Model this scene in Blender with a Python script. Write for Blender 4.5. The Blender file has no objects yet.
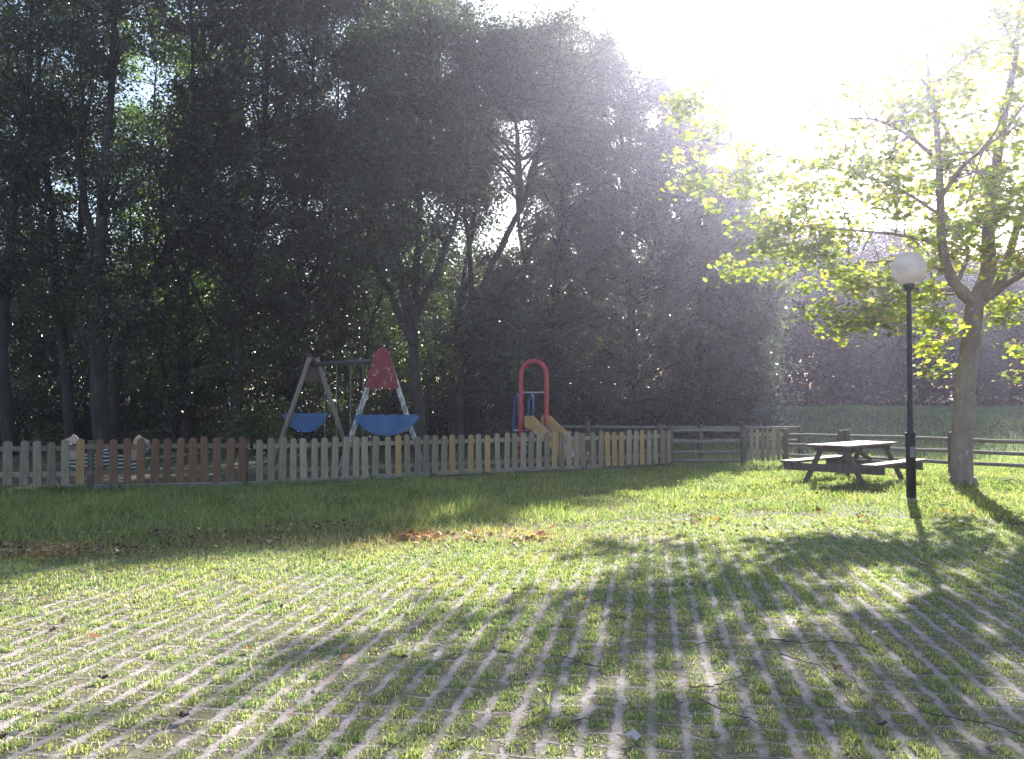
import bpy, bmesh, math, random
import numpy as np
from mathutils import Vector, Matrix
random.seed(7)
rng = np.random.default_rng(11)
scn = bpy.context.scene
COL = scn.collection
R = math.radians

# ------------------------------------------------------------------ camera
F, HOR, CZ = 850.0, 401.0, 1.6
PITCH = math.atan((HOR - 379.5) / F)
cam_d = bpy.data.cameras.new('camera')
cam = bpy.data.objects.new('camera', cam_d)
COL.objects.link(cam)
cam.location = (0, 0, CZ)
cam.rotation_euler = (math.pi / 2 + PITCH, 0, 0)
cam_d.sensor_width = 36
cam_d.lens = F / 1024 * 36
cam_d.clip_end = 1000
scn.camera = cam

def P(px, py, d):
    u, v = (px - 512) / F, (379.5 - py) / F
    cy, cz = math.cos(PITCH) - v * math.sin(PITCH), math.sin(PITCH) + v * math.cos(PITCH)
    return Vector((u / cy * d, d, CZ + cz / cy * d))
def GD(py): return CZ * F / (py - HOR)
def G(px, py):
    p = P(px, py, GD(py)); p.z = 0; return p
def GX(px, d): return Vector(((px - 512) / F * d, d, 0))

# ------------------------------------------------------------------ light
AZ, EL = R(23.5), R(25.5)
S = Vector((math.sin(AZ) * math.cos(EL), math.cos(AZ) * math.cos(EL), math.sin(EL)))
w = bpy.data.worlds.new('World'); scn.world = w; w.use_nodes = True
nt = w.node_tree
bg = nt.nodes['Background']; bg.inputs[1].default_value = 0.08
sky = nt.nodes.new('ShaderNodeTexSky'); sky.sky_type = 'NISHITA'; sky.sun_disc = False
sky.sun_elevation = EL; sky.sun_rotation = AZ; sky.air_density = 1.0; sky.dust_density = 1.2
nt.links.new(sky.outputs[0], bg.inputs[0])
sl = bpy.data.lights.new('sun', 'SUN'); sl.energy = 5.0; sl.angle = R(0.6); sl.color = (1.0, 0.965, 0.92)
sun = bpy.data.objects.new('sun', sl); COL.objects.link(sun)
sun.rotation_euler = S.to_track_quat('Z', 'Y').to_euler()
sun.location = (20, 45, 30)
vs = scn.view_settings
vs.view_transform = 'Standard'; vs.look = 'None'; vs.gamma = 1; vs.use_curve_mapping = False
vs.exposure = 1.95
cy = scn.cycles
cy.use_denoising = True
cy.max_bounces = 6; cy.diffuse_bounces = 3; cy.glossy_bounces = 2; cy.transmission_bounces = 4
cy.volume_bounces = 0; cy.transparent_max_bounces = 4
cy.sample_clamp_indirect = 4

# ------------------------------------------------------------------ materials
def nmat(name):
    m = bpy.data.materials.new(name); m.use_nodes = True
    t = m.node_tree; t.nodes.clear()
    out = t.nodes.new('ShaderNodeOutputMaterial')
    return m, t, out
def N(t, kind, **kw):
    n = t.nodes.new('ShaderNode' + kind)
    for k, v in kw.items():
        if k.startswith('i_'):
            key = k[2:]; key = int(key) if key.isdigit() else key.replace('_', ' ')
            n.inputs[key].default_value = v
        else: setattr(n, k, v)
    return n
def ramp(t, fac, stops, interp='LINEAR'):
    r = t.nodes.new('ShaderNodeValToRGB'); cr = r.color_ramp; cr.interpolation = interp
    while len(cr.elements) < len(stops): cr.elements.new(0.5)
    for e, (p, c) in zip(cr.elements, stops):
        e.position = p; e.color = (c[0], c[1], c[2], 1) if not isinstance(c, float) else (c, c, c, 1)
    t.links.new(fac, r.inputs[0]); return r
def mixc(t, fac, a, b, mode='MIX'):
    m = t.nodes.new('ShaderNodeMix'); m.data_type = 'RGBA'; m.blend_type = mode
    for s, v in ((m.inputs[0], fac), (m.inputs[6], a), (m.inputs[7], b)):
        if hasattr(v, 'links'): t.links.new(v, s)
        elif isinstance(v, (tuple, list)): s.default_value = (*v[:3], 1)
        else: s.default_value = v
    return m.outputs[2]
def coords(t, scale=(1, 1, 1), which='Object'):
    tc = t.nodes.new('ShaderNodeTexCoord'); mp = t.nodes.new('ShaderNodeMapping')
    mp.inputs['Scale'].default_value = scale
    t.links.new(tc.outputs[which], mp.inputs[0]); return mp.outputs[0]
def noise(t, vec, scale, detail=4, rough=.55):
    n = N(t, 'TexNoise'); n.inputs['Scale'].default_value = scale; n.inputs['Detail'].default_value = detail
    n.inputs['Roughness'].default_value = rough; t.links.new(vec, n.inputs['Vector']); return n.outputs['Fac']

def leaf_mat(name, cols, trans=.45, gloss=.06, rough=.45, tcol=None, vary=.6):
    """two sided leaf: diffuse + translucent + a little gloss, hue varies leaf by leaf"""
    m, t, out = nmat(name)
    g = t.nodes.new('ShaderNodeNewGeometry')
    n = len(cols)
    r = ramp(t, g.outputs['Random Per Island'], [(i / max(1, n - 1), c) for i, c in enumerate(cols)])
    d = N(t, 'BsdfDiffuse'); tr = N(t, 'BsdfTranslucent'); gl = N(t, 'BsdfGlossy', i_Roughness=rough)
    gl.inputs['Color'].default_value = (1, 1, 1, 1)
    vf = ramp(t, noise(t, coords(t), 1.15, 3, .6), [(.38, (.72, .74, .8)), (.5, (1, 1, 1)), (.64, (1.0 + vary, 1.0 + vary, 1.0 + vary * .4))])
    vf2 = mixc(t, 1.0, r.outputs[0], vf.outputs[0], 'MULTIPLY')
    t.links.new(vf2, d.inputs[0])
    tc = mixc(t, 1.0, vf2, tcol or (1.5, 1.7, .7), 'MULTIPLY')
    t.links.new(tc, tr.inputs[0])
    a = N(t, 'MixShader', i_0=trans); t.links.new(d.outputs[0], a.inputs[1]); t.links.new(tr.outputs[0], a.inputs[2])
    b = N(t, 'MixShader', i_0=gloss); t.links.new(a.outputs[0], b.inputs[1]); t.links.new(gl.outputs[0], b.inputs[2])
    t.links.new(b.outputs[0], out.inputs[0]); return m

def surf_mat(name, c1, c2, scale=(1, 1, 1), ns=8.0, rough=.8, bump=.3, bs=30.0, metal=0.0, spec=.3, per_object=.0, c3=None, c3s=3.0, c3t=.6, bd=.01):
    m, t, out = nmat(name)
    v = coords(t, scale)
    f = noise(t, v, ns, 6)
    r = ramp(t, f, [(.3, c1), (.7, c2)])
    c = r.outputs[0]
    if c3:
        f3 = noise(t, v, c3s, 5, .7)
        r3 = ramp(t, f3, [(c3t, 0.0), (c3t + .06, 1.0)])
        c = mixc(t, r3.outputs[0], c, c3)
    if per_object:
        oi = t.nodes.new('ShaderNodeObjectInfo')
        mr = N(t, 'MapRange'); mr.inputs[3].default_value = 1 - per_object; mr.inputs[4].default_value = 1 + per_object
        t.links.new(oi.outputs['Random'], mr.inputs[0])
        hsv = N(t, 'HueSaturation'); t.links.new(mr.outputs[0], hsv.inputs['Value']); t.links.new(c, hsv.inputs['Color']); c = hsv.outputs[0]
    p = N(t, 'BsdfPrincipled'); p.inputs['Roughness'].default_value = rough; p.inputs['Metallic'].default_value = metal
    p.inputs['Specular IOR Level'].default_value = spec
    t.links.new(c, p.inputs['Base Color'])
    if bump:
        fb = noise(t, v, bs, 4)
        b = N(t, 'Bump'); b.inputs['Strength'].default_value = bump; b.inputs['Distance'].default_value = bd
        t.links.new(fb, b.inputs['Height']); t.links.new(b.outputs[0], p.inputs['Normal'])
    t.links.new(p.outputs[0], out.inputs[0]); return m

M = {}
M['wood_grey'] = surf_mat('weathered_grey_wood', (.20, .155, .115), (.35, .285, .215), (12, 12, 1.2), 4, .85, .5, 12, per_object=.34, c3=(.12, .15, .10), c3s=1.5, c3t=.58)
M['wood_brown'] = surf_mat('stained_brown_wood', (.13, .068, .042), (.21, .12, .075), (12, 12, 1.2), 4, .75, .4, 12, per_object=.18)
M['wood_tan'] = surf_mat('fresh_tan_wood', (.30, .19, .085), (.42, .28, .14), (12, 12, 1.2), 4, .75, .4, 12, per_object=.15)
M['wood_post'] = surf_mat('dark_post_wood', (.07, .055, .045), (.17, .14, .115), (12, 12, 1.2), 4, .85, .5, 12)
M['wood_rail'] = surf_mat('rail_wood', (.12, .11, .095), (.25, .225, .195), (1.5, 12, 12), 3, .8, .5, 12)
M['wood_table'] = surf_mat('table_wood', (.10, .06, .05), (.20, .13, .11), (3, 3, 3), 4, .75, .5, 20, spec=.2)
M['red'] = surf_mat('red_paint', (.36, .018, .035), (.48, .04, .06), ns=5, rough=.4, bump=.1, spec=.5)
M['red_worn'] = surf_mat('worn_red_board', (.20, .03, .04), (.29, .055, .07), ns=5, rough=.6, bump=.2, c3=(.42, .34, .32), c3s=6, c3t=.60)
M['blue'] = surf_mat('blue_paint', (.04, .10, .25), (.07, .17, .36), ns=4, rough=.5, bump=.1, c3=(.10, .13, .17), c3s=6, c3t=.56)
M['pole_wood_pale'] = surf_mat('peeling_white_pole', (.22, .20, .19), (.33, .3, .29), (6, 6, 1.2), 5, .8, .4, 12, c3=(.68, .66, .64), c3s=4, c3t=.5)
M['pole_wood'] = surf_mat('swing_pole_wood', (.17, .13, .10), (.30, .25, .2), (6, 6, 1.2), 5, .8, .4, 12)
M['steel'] = surf_mat('galvanised_steel', (.42, .43, .45), (.56, .57, .6), ns=15, rough=.4, bump=.05, metal=.8)
M['chain'] = surf_mat('dull_chain', (.16, .16, .15), (.28, .27, .26), ns=40, rough=.6, bump=.3, bs=60)
M['steel_dark'] = surf_mat('dark_steel', (.05, .05, .055), (.09, .09, .1), ns=15, rough=.5, bump=.05, spec=.4)
M['rubber'] = surf_mat('black_rubber', (.02, .02, .02), (.035, .035, .035), ns=10, rough=.7)
M['slide_tan'] = surf_mat('tan_slide_panel', (.50, .28, .11), (.62, .38, .16), ns=4, rough=.5, bump=.1)
M['cream'] = surf_mat('cream_panel', (.55, .36, .27), (.66, .45, .34), ns=4, rough=.5, bump=.1)
M['lamp_black'] = surf_mat('black_lamp_paint', (.018, .017, .018), (.035, .032, .032), ns=14, rough=.45, bump=.08, spec=.4, c3=(.10, .07, .05), c3s=14, c3t=.68)
M['sticker'] = surf_mat('grey_sticker', (.16, .16, .17), (.28, .28, .29), ns=60, rough=.6, bump=0)
M['kerb'] = surf_mat('kerb_concrete', (.34, .33, .31), (.5, .48, .45), ns=6, rough=.9, bump=.4)
M['paper'] = surf_mat('pale_dead_leaf', (.38, .34, .30), (.54, .50, .45), ns=20, rough=.8, bump=.1)
M['twig'] = surf_mat('twig_bark', (.05, .04, .035), (.09, .07, .06), ns=20, rough=.9)
M['bark'] = surf_mat('dark_bark', (.028, .025, .022), (.07, .063, .056), (1, 1, .35), 6, .9, .8, 10, c3=(.08, .09, .06), c3s=3, c3t=.62, bd=.03)
M['bark_pale'] = surf_mat('mottled_plane_bark', (.20, .15, .125), (.33, .26, .22), (1, 1, .5), 5, .85, .6, 14, c3=(.46, .42, .37), c3s=13, c3t=.60, bd=.02)

# zebra striped panel
def zebra():
    m, t, out = nmat('black_and_white_stripes')
    v = coords(t)
    wv = N(t, 'TexWave', wave_type='BANDS', bands_direction='Z'); wv.inputs['Scale'].default_value = 4.2
    wv.inputs['Distortion'].default_value = 3.0; wv.inputs['Detail'].default_value = 1; wv.inputs['Detail Scale'].default_value = 1.2
    t.links.new(v, wv.inputs['Vector'])
    r = ramp(t, wv.outputs['Fac'], [(.44, (.02, .02, .025)), (.52, (.62, .62, .64))])
    p = N(t, 'BsdfPrincipled'); p.inputs['Roughness'].default_value = .5
    t.links.new(r.outputs[0], p.inputs['Base Color']); t.links.new(p.outputs[0], out.inputs[0]); return m
M['zebra'] = zebra()

# frosted globe
def globe_m():
    m, t, out = nmat('frosted_white_globe')
    v = coords(t); f = noise(t, v, 5, 5)
    r = ramp(t, f, [(.35, (.70, .62, .60)), (.7, (.92, .86, .83))])
    d = N(t, 'BsdfDiffuse'); tr = N(t, 'BsdfTranslucent'); gl = N(t, 'BsdfGlossy', i_Roughness=.25)
    t.links.new(r.outputs[0], d.inputs[0]); t.links.new(r.outputs[0], tr.inputs[0])
    a = N(t, 'MixShader', i_0=.6); t.links.new(d.outputs[0], a.inputs[1]); t.links.new(tr.outputs[0], a.inputs[2])
    b = N(t, 'MixShader', i_0=.05); t.links.new(a.outputs[0], b.inputs[1]); t.links.new(gl.outputs[0], b.inputs[2])
    t.links.new(b.outputs[0], out.inputs[0]); return m
M['globe'] = globe_m()

ROW = math.atan2(650 - 512, F)          # heading of the paver rows, clockwise from +Y
CELL = .166
RX = Vector((math.cos(ROW), -math.sin(ROW), 0)); RY = Vector((math.sin(ROW), math.cos(ROW), 0))

def paver_m():
    m, t, out = nmat('turf_grid_concrete')
    tc = t.nodes.new('ShaderNodeTexCoord'); mp = t.nodes.new('ShaderNodeMapping')
    mp.inputs['Rotation'].default_value = (0, 0, ROW); mp.inputs['Scale'].default_value = (1 / CELL, 1 / CELL, 1)
    t.links.new(tc.outputs['Object'], mp.inputs[0])
    dn = N(t, 'TexNoise'); dn.inputs['Scale'].default_value = 1.1; dn.inputs['Detail'].default_value = 5
    t.links.new(mp.outputs[0], dn.inputs['Vector'])
    vm = N(t, 'VectorMath', operation='SUBTRACT'); t.links.new(dn.outputs['Color'], vm.inputs[0]); vm.inputs[1].default_value = (.5, .5, .5)
    vs_ = N(t, 'VectorMath', operation='SCALE'); vs_.inputs['Scale'].default_value = .62; t.links.new(vm.outputs[0], vs_.inputs[0])
    va = N(t, 'VectorMath', operation='ADD'); t.links.new(mp.outputs[0], va.inputs[0]); t.links.new(vs_.outputs[0], va.inputs[1])
    sp = N(t, 'SeparateXYZ'); t.links.new(va.outputs[0], sp.inputs[0])
    def edge(s):                      # distance from cell centre, 0..0.5
        fr = N(t, 'Math', operation='FRACT'); t.links.new(s, fr.inputs[0])
        su = N(t, 'Math', operation='SUBTRACT'); su.inputs[1].default_value = .5; t.links.new(fr.outputs[0], su.inputs[0])
        ab = N(t, 'Math', operation='ABSOLUTE'); t.links.new(su.outputs[0], ab.inputs[0]); return ab.outputs[0]
    ex = N(t, 'Math', operation='MULTIPLY'); ex.inputs[1].default_value = 1.2; t.links.new(edge(sp.outputs[0]), ex.inputs[0])
    eyn = N(t, 'Math', operation='MULTIPLY'); eyn.inputs[1].default_value = .93; t.links.new(edge(sp.outputs[1]), eyn.inputs[0]); ey = eyn.outputs[0]
    mx = N(t, 'Math', operation='SMOOTH_MAX'); mx.inputs[2].default_value = .12
    t.links.new(ex.outputs[0], mx.inputs[0]); t.links.new(ey, mx.inputs[1])
    hn = N(t, 'TexNoise'); hn.inputs['Scale'].default_value = 7; hn.inputs['Detail'].default_value = 4; t.links.new(mp.outputs[0], hn.inputs['Vector'])
    hsum = N(t, 'Math', operation='MULTIPLY_ADD'); hsum.inputs[1].default_value = .34; t.links.new(hn.outputs['Fac'], hsum.inputs[0])
    hs2 = N(t, 'Math', operation='SUBTRACT'); hs2.inputs[1].default_value = .17; t.links.new(mx.outputs[0], hs2.inputs[0]); t.links.new(hs2.outputs[0], hsum.inputs[2])
    hole = ramp(t, hsum.outputs[0], [(.35, 1.0), (.47, 0.0)])
    v = coords(t)
    f = noise(t, v, 9, 8, .7)
    con = ramp(t, f, [(.3, (.25, .205, .195)), (.72, (.41, .35, .33))])
    f2 = noise(t, v, 1.1, 5, .6)
    dirt = ramp(t, f2, [(.5, 0.0), (.66, .75)])
    c = mixc(t, dirt.outputs[0], con.outputs[0], (.20, .155, .125))
    f4 = noise(t, v, 60, 3, .7)
    moss = ramp(t, noise(t, v, 3.3, 6, .75), [(.47, 0.0), (.60, .8)])
    c = mixc(t, moss.outputs[0], c, (.10, .12, .045))
    soilr = ramp(t, f4, [(.3, (.09, .078, .05)), (.7, (.18, .155, .10))])
    c = mixc(t, hole.outputs[0], c, soilr.outputs[0])
    p = N(t, 'BsdfPrincipled'); p.inputs['Roughness'].default_value = .92; p.inputs['Specular IOR Level'].default_value = .25
    t.links.new(c, p.inputs['Base Color'])
    h = N(t, 'Math', operation='MULTIPLY'); h.inputs[1].default_value = -1.0; t.links.new(hole.outputs[0], h.inputs[0])
    h2 = N(t, 'Math', operation='MULTIPLY_ADD'); h2.inputs[1].default_value = .5; t.links.new(f4, h2.inputs[0]); t.links.new(h.outputs[0], h2.inputs[2])
    b = N(t, 'Bump'); b.inputs['Strength'].default_value = .8; b.inputs['Distance'].default_value = .012
    t.links.new(h2.outputs[0], b.inputs['Height']); t.links.new(b.outputs[0], p.inputs['Normal'])
    t.links.new(p.outputs[0], out.inputs[0]); return m
M['paver'] = paver_m()
M['soil'] = surf_mat('lawn_soil', (.055, .05, .03), (.095, .085, .045), ns=2.5, rough=.95, bump=.6, bs=12, c3=(.11, .085, .05), c3s=.8, c3t=.6, bd=.05)

def grass_mat(name, cols, straw, straw_at, trans=.5, patch=True):
    m, t, out = nmat(name)
    g = t.nodes.new('ShaderNodeNewGeometry')
    n = len(cols)
    r = ramp(t, g.outputs['Random Per Island'], [(i / n, c) for i, c in enumerate(cols)] + [(straw_at, straw)], 'LINEAR')
    c = r.outputs[0]
    if patch:
        v = coords(t)
        pf = ramp(t, noise(t, v, .9, 4, .6), [(.42, 0.0), (.68, 1.0)])
        c = mixc(t, pf.outputs[0], c, mixc(t, 1.0, c, (1.25, 1.08, .9), 'MULTIPLY'))
    d = N(t, 'BsdfDiffuse'); tr = N(t, 'BsdfTranslucent'); gl = N(t, 'BsdfGlossy', i_Roughness=.4)
    t.links.new(c, d.inputs[0]); t.links.new(mixc(t, 1.0, c, (1.45, 1.55, 1.1), 'MULTIPLY'), tr.inputs[0])
    a = N(t, 'MixShader', i_0=trans); t.links.new(d.outputs[0], a.inputs[1]); t.links.new(tr.outputs[0], a.inputs[2])
    b = N(t, 'MixShader', i_0=.05); t.links.new(a.outputs[0], b.inputs[1]); t.links.new(gl.outputs[0], b.inputs[2])
    t.links.new(b.outputs[0], out.inputs[0]); return m
M['grass_paver'] = grass_mat('tuft_grass', [(.10, .16, .055), (.15, .215, .07), (.20, .26, .09), (.25, .295, .115), (.31, .33, .15)], (.46, .42, .29), 1.0, .55)
M['grass_lawn'] = grass_mat('lawn_grass', [(.085, .12, .045), (.13, .175, .055), (.18, .235, .065), (.23, .28, .08)], (.42, .38, .22), 1.0, .6)
M['grass_hill'] = grass_mat('hill_grass', [(.12, .19, .085), (.17, .25, .10), (.22, .30, .12)], (.24, .22, .13), 1.0)
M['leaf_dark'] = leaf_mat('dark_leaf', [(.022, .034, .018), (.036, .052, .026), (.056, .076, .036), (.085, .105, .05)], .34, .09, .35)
M['leaf_shade'] = leaf_mat('shade_darkened_leaf', [(.010, .014, .010), (.016, .022, .014), (.026, .034, .020)], .05, .02, .6)  # shade of the hillside wood put into darkened leaf colours
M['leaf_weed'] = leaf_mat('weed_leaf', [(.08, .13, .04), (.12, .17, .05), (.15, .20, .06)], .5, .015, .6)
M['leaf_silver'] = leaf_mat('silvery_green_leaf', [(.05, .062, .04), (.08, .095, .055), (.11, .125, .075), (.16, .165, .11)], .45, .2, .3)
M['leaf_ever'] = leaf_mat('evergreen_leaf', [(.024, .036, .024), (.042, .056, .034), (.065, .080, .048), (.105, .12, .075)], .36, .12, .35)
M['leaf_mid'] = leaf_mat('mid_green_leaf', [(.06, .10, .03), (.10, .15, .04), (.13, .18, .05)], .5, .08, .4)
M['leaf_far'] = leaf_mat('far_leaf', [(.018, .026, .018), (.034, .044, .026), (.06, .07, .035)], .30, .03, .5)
M['leaf_maple'] = leaf_mat('yellowing_leaf', [(.14, .20, .045), (.20, .26, .05), (.28, .30, .055), (.36, .33, .06), (.25, .27, .06), (.17, .22, .05), (.30, .20, .06)], .62, .025, .5, (1.7, 1.85, 1.0))
M['leaf_litter'] = leaf_mat('brown_litter_leaf', [(.08, .045, .03), (.14, .07, .04), (.22, .12, .07), (.34, .22, .14)], .2, .05, .6, (1.2, 1, .8))
M['leaf_orange'] = leaf_mat('orange_litter_leaf', [(.32, .11, .035), (.42, .17, .05), (.36, .2, .1), (.2, .08, .05)], .35, .05, .6, (1.2, 1, .8))
M['leaf_blackish'] = leaf_mat('blackened_leaf', [(.03, .022, .02), (.05, .035, .03)], .1, .05, .6)

# ------------------------------------------------------------------ helpers
def props(o, label=None, cat=None, group=None, kind=None):
    if label: o['label'] = label
    if cat: o['category'] = cat
    if group: o['group'] = group
    if kind: o['kind'] = kind
    return o
def mesh_np(name, co, loops, sizes, mat, parent=None, smooth=False):
    me = bpy.data.meshes.new(name)
    co = np.ascontiguousarray(co, dtype=np.float32).reshape(-1, 3)
    loops = np.asarray(loops, dtype=np.int32).ravel(); sizes = np.asarray(sizes, dtype=np.int32).ravel()
    me.vertices.add(len(co)); me.vertices.foreach_set('co', co.ravel())
    me.loops.add(len(loops)); me.loops.foreach_set('vertex_index', loops)
    me.polygons.add(len(sizes))
    st = np.concatenate([[0], np.cumsum(sizes)[:-1]]).astype(np.int32)
    me.polygons.foreach_set('loop_start', st)
    if smooth: me.polygons.foreach_set('use_smooth', np.ones(len(sizes), dtype=bool))
    me.update(calc_edges=True)
    me.materials.append(mat)
    o = bpy.data.objects.new(name, me); COL.objects.link(o)
    if parent is not None: o.parent = parent
    return o
class MB:
    def __init__(s): s.v = []; s.f = []
    def add(s, vs_, fs):
        b = len(s.v); s.v += [tuple(v) for v in vs_]; s.f += [tuple(i + b for i in f) for f in fs]
    def box(s, c, size, rz=0, rot=None, taper=1.0):
        c = Vector(c); hx, hy, hz = (a / 2 for a in size)
        m = rot if rot is not None else Matrix.Rotation(rz, 3, 'Z')
        vs_ = []
        for z in (-1, 1):
            k = taper if z > 0 else 1
            for x, y in ((-1, -1), (1, -1), (1, 1), (-1, 1)):
                vs_.append(c + m @ Vector((x * hx * k, y * hy * k, z * hz)))
        s.add(vs_, [(3, 2, 1, 0), (4, 5, 6, 7), (0, 1, 5, 4), (1, 2, 6, 5), (2, 3, 7, 6), (3, 0, 4, 7)])
    def beam(s, a, b, w_, h, up=(0, 0, 1)):
        """box from a to b, w_ wide (sideways), h high"""
        a, b = Vector(a), Vector(b); d = (b - a); L = d.length; d.normalize()
        sd = d.cross(Vector(up))
        if sd.length < 1e-4: sd = Vector((1, 0, 0))
        sd.normalize(); u = sd.cross(d)
        m = Matrix((d, sd, u)).transposed()
        s.box((a + b) / 2, (L, w_, h), rot=m)
    def tube(s, pts, rad, k=8, cap=True):
        pts = [Vector(p) for p in pts]; n = len(pts)
        if not hasattr(rad, '__len__'): rad = [rad] * n
        b = len(s.v); ref = None
        for i, p in enumerate(pts):
            d = (pts[min(i + 1, n - 1)] - pts[max(i - 1, 0)])
            if d.length < 1e-9: d = Vector((0, 0, 1))
            d.normalize()
            if ref is None:
                ref = Vector((1, 0, 0)) if abs(d.x) < .8 else Vector((0, 1, 0))
            x = (ref - d * ref.dot(d)).normalized(); y = d.cross(x); ref = x
            for j in range(k):
                a = 2 * math.pi * j / k
                s.v.append(tuple(p + (x * math.cos(a) + y * math.sin(a)) * rad[i]))
        for i in range(n - 1):
            for j in range(k):
                j2 = (j + 1) % k
                s.f.append((b + i * k + j, b + i * k + j2, b + (i + 1) * k + j2, b + (i + 1) * k + j))
        if cap:
            s.f.append(tuple(b + j for j in range(k))[::-1]); s.f.append(tuple(b + (n - 1) * k + j for j in range(k)))
    def prism(s, outline, thick, origin, ax, az):
        """2-D outline (x,z) extruded by thick along ax x az, centred"""
        ax = Vector(ax).normalized(); az = Vector(az).normalized(); n = ax.cross(az); o = Vector(origin); k = len(outline)
        vs_ = [o + ax * x + az * z - n * thick / 2 for x, z in outline] + [o + ax * x + az * z + n * thick / 2 for x, z in outline]
        s.add(vs_, [tuple(range(k))[::-1], tuple(range(k, 2 * k))] + [(i, (i + 1) % k, k + (i + 1) % k, k + i) for i in range(k)])
    def lathe(s, prof, c, k=24):
        c = Vector(c); b = len(s.v)
        for r, z in prof:
            for j in range(k):
                a = 2 * math.pi * j / k; s.v.append((c.x + r * math.cos(a), c.y + r * math.sin(a), c.z + z))
        for i in range(len(prof) - 1):
            for j in range(k):
                j2 = (j + 1) % k; s.f.append((b + i * k + j, b + i * k + j2, b + (i + 1) * k + j2, b + (i + 1) * k + j))
        s.f.append(tuple(b + j for j in range(k))[::-1]); s.f.append(tuple(b + (len(prof) - 1) * k + j for j in range(k)))
    def build(s, name, mat, parent=None, smooth=False, bevel=0, origin=None):
        me = bpy.data.meshes.new(name)
        vs_ = s.v
        if parent is not None and origin is None:
            pl = parent.matrix_basis.inverted()
            if parent.parent is not None: pl = pl @ parent.parent.matrix_basis.inverted()
            vs_ = [tuple(pl @ Vector(v)) for v in s.v]
        me.from_pydata(vs_, [], s.f); me.materials.append(mat)
        if bevel:
            bm = bmesh.new(); bm.from_mesh(me); bmesh.ops.remove_doubles(bm, verts=bm.verts, dist=1e-5)
            bmesh.ops.recalc_face_normals(bm, faces=bm.faces)
            bmesh.ops.bevel(bm, geom=[e for e in bm.edges if len(e.link_faces) == 2 and e.calc_face_angle(0) > .6], offset=bevel, segments=2, affect='EDGES', profile=.6)
            bm.to_mesh(me); bm.free()
        if smooth: me.polygons.foreach_set('use_smooth', np.ones(len(me.polygons), dtype=bool))
        me.update()
        o = bpy.data.objects.new(name, me); COL.objects.link(o)
        if parent is not None: o.parent = parent
        return o
def empty(name, loc, label, cat, group=None, rz=0):
    o = bpy.data.objects.new(name, None); COL.objects.link(o); o.location = loc; o.rotation_euler = (0, 0, rz)
    o.empty_display_size = .2
    bpy.context.view_layer.update()
    return props(o, label, cat, group)

# ------------------------------------------------------------------ ground
def sm(a, b, x): 
    t_ = np.clip((x - a) / (b - a), 0, 1); return t_ * t_ * (3 - 2 * t_)
def gh(x, y):
    x = np.asarray(x, float); y = np.asarray(y, float)
    hill = 1.25 * sm(23, 36, y) * sm(2.5, 9, x) + 1.6 * sm(38, 80, y) + .35 * sm(24, 34, y) * (1 - sm(2.5, 9, x))
    und = .05 * np.sin(x * .7 + 1) * np.sin(y * .5) * sm(24, 28, y)
    return hill + und
def axis(a, b, fine0, fine1, st, coarse):
    return np.unique(np.round(np.concatenate([np.arange(a, fine0, coarse), np.arange(fine0, fine1, st), np.arange(fine1, b + .1, coarse)]), 4))
xs = axis(-150, 150, -30, 40, .5, 10); ys = axis(-150, 150, -10, 60, .5, 10)
X, Y = np.meshgrid(xs, ys)
co = np.stack([X, Y, gh(X, Y)], -1).reshape(-1, 3)
nx, ny = len(xs), len(ys)
I = (np.arange(ny - 1)[:, None] * nx + np.arange(nx - 1)[None, :])
q = np.stack([I, I + 1, I + nx + 1, I + nx], -1).reshape(-1, 4)
props(mesh_np('ground', co, q, np.full(len(q), 4), M['soil'], smooth=True), kind='structure')

# far edge of the turf-grid paving
EDGE_PX = [(-500, 590), (-250, 574), (0, 561), (100, 556), (200, 550), (300, 545), (380, 545), (460, 541), (560, 532), (640, 524), (720, 519), (850, 517), (960, 524), (1100, 534), (1500, 560)]
EDGE = [G(a, b) for a, b in EDGE_PX]
ex_ = np.array([p.x for p in EDGE]); ey_ = np.array([p.y for p in EDGE])
def edge_y(x): return np.interp(x, ex_, ey_) + .10 * np.sin(np.asarray(x) * 5.3) + .07 * np.sin(np.asarray(x) * 11.7 + 1)
pv, pf = [], []
xx = np.arange(-10.5, 13, .25)
for i, x in enumerate(xx):
    pv += [(x, -8, .004), (x, 3, .004), (x, float(edge_y(x)), .004)]
for i in range(len(xx) - 1):
    for j in range(2):
        a = i * 3 + j; pf.append((a, a + 3, a + 4, a + 1))
mb = MB(); mb.add(pv, pf); props(mb.build('paved_area', M['paver']), kind='structure')

# value noise for densities
def vnoise(seed, n=64):
    g = np.random.default_rng(seed).random((n, n))
    def f(x, y, s):
        x = np.asarray(x) / s; y = np.asarray(y) / s
        xi = np.floor(x).astype(int); yi = np.floor(y).astype(int); fx = x - xi; fy = y - yi
        fx = fx * fx * (3 - 2 * fx); fy = fy * fy * (3 - 2 * fy)
        a = g[xi % n, yi % n]; b = g[(xi + 1) % n, yi % n]; c = g[xi % n, (yi + 1) % n]; d = g[(xi + 1) % n, (yi + 1) % n]
        return (a * (1 - fx) + b * fx) * (1 - fy) + (c * (1 - fx) + d * fx) * fy
    return f
vn = vnoise(3); vn2 = vnoise(9)

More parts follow.
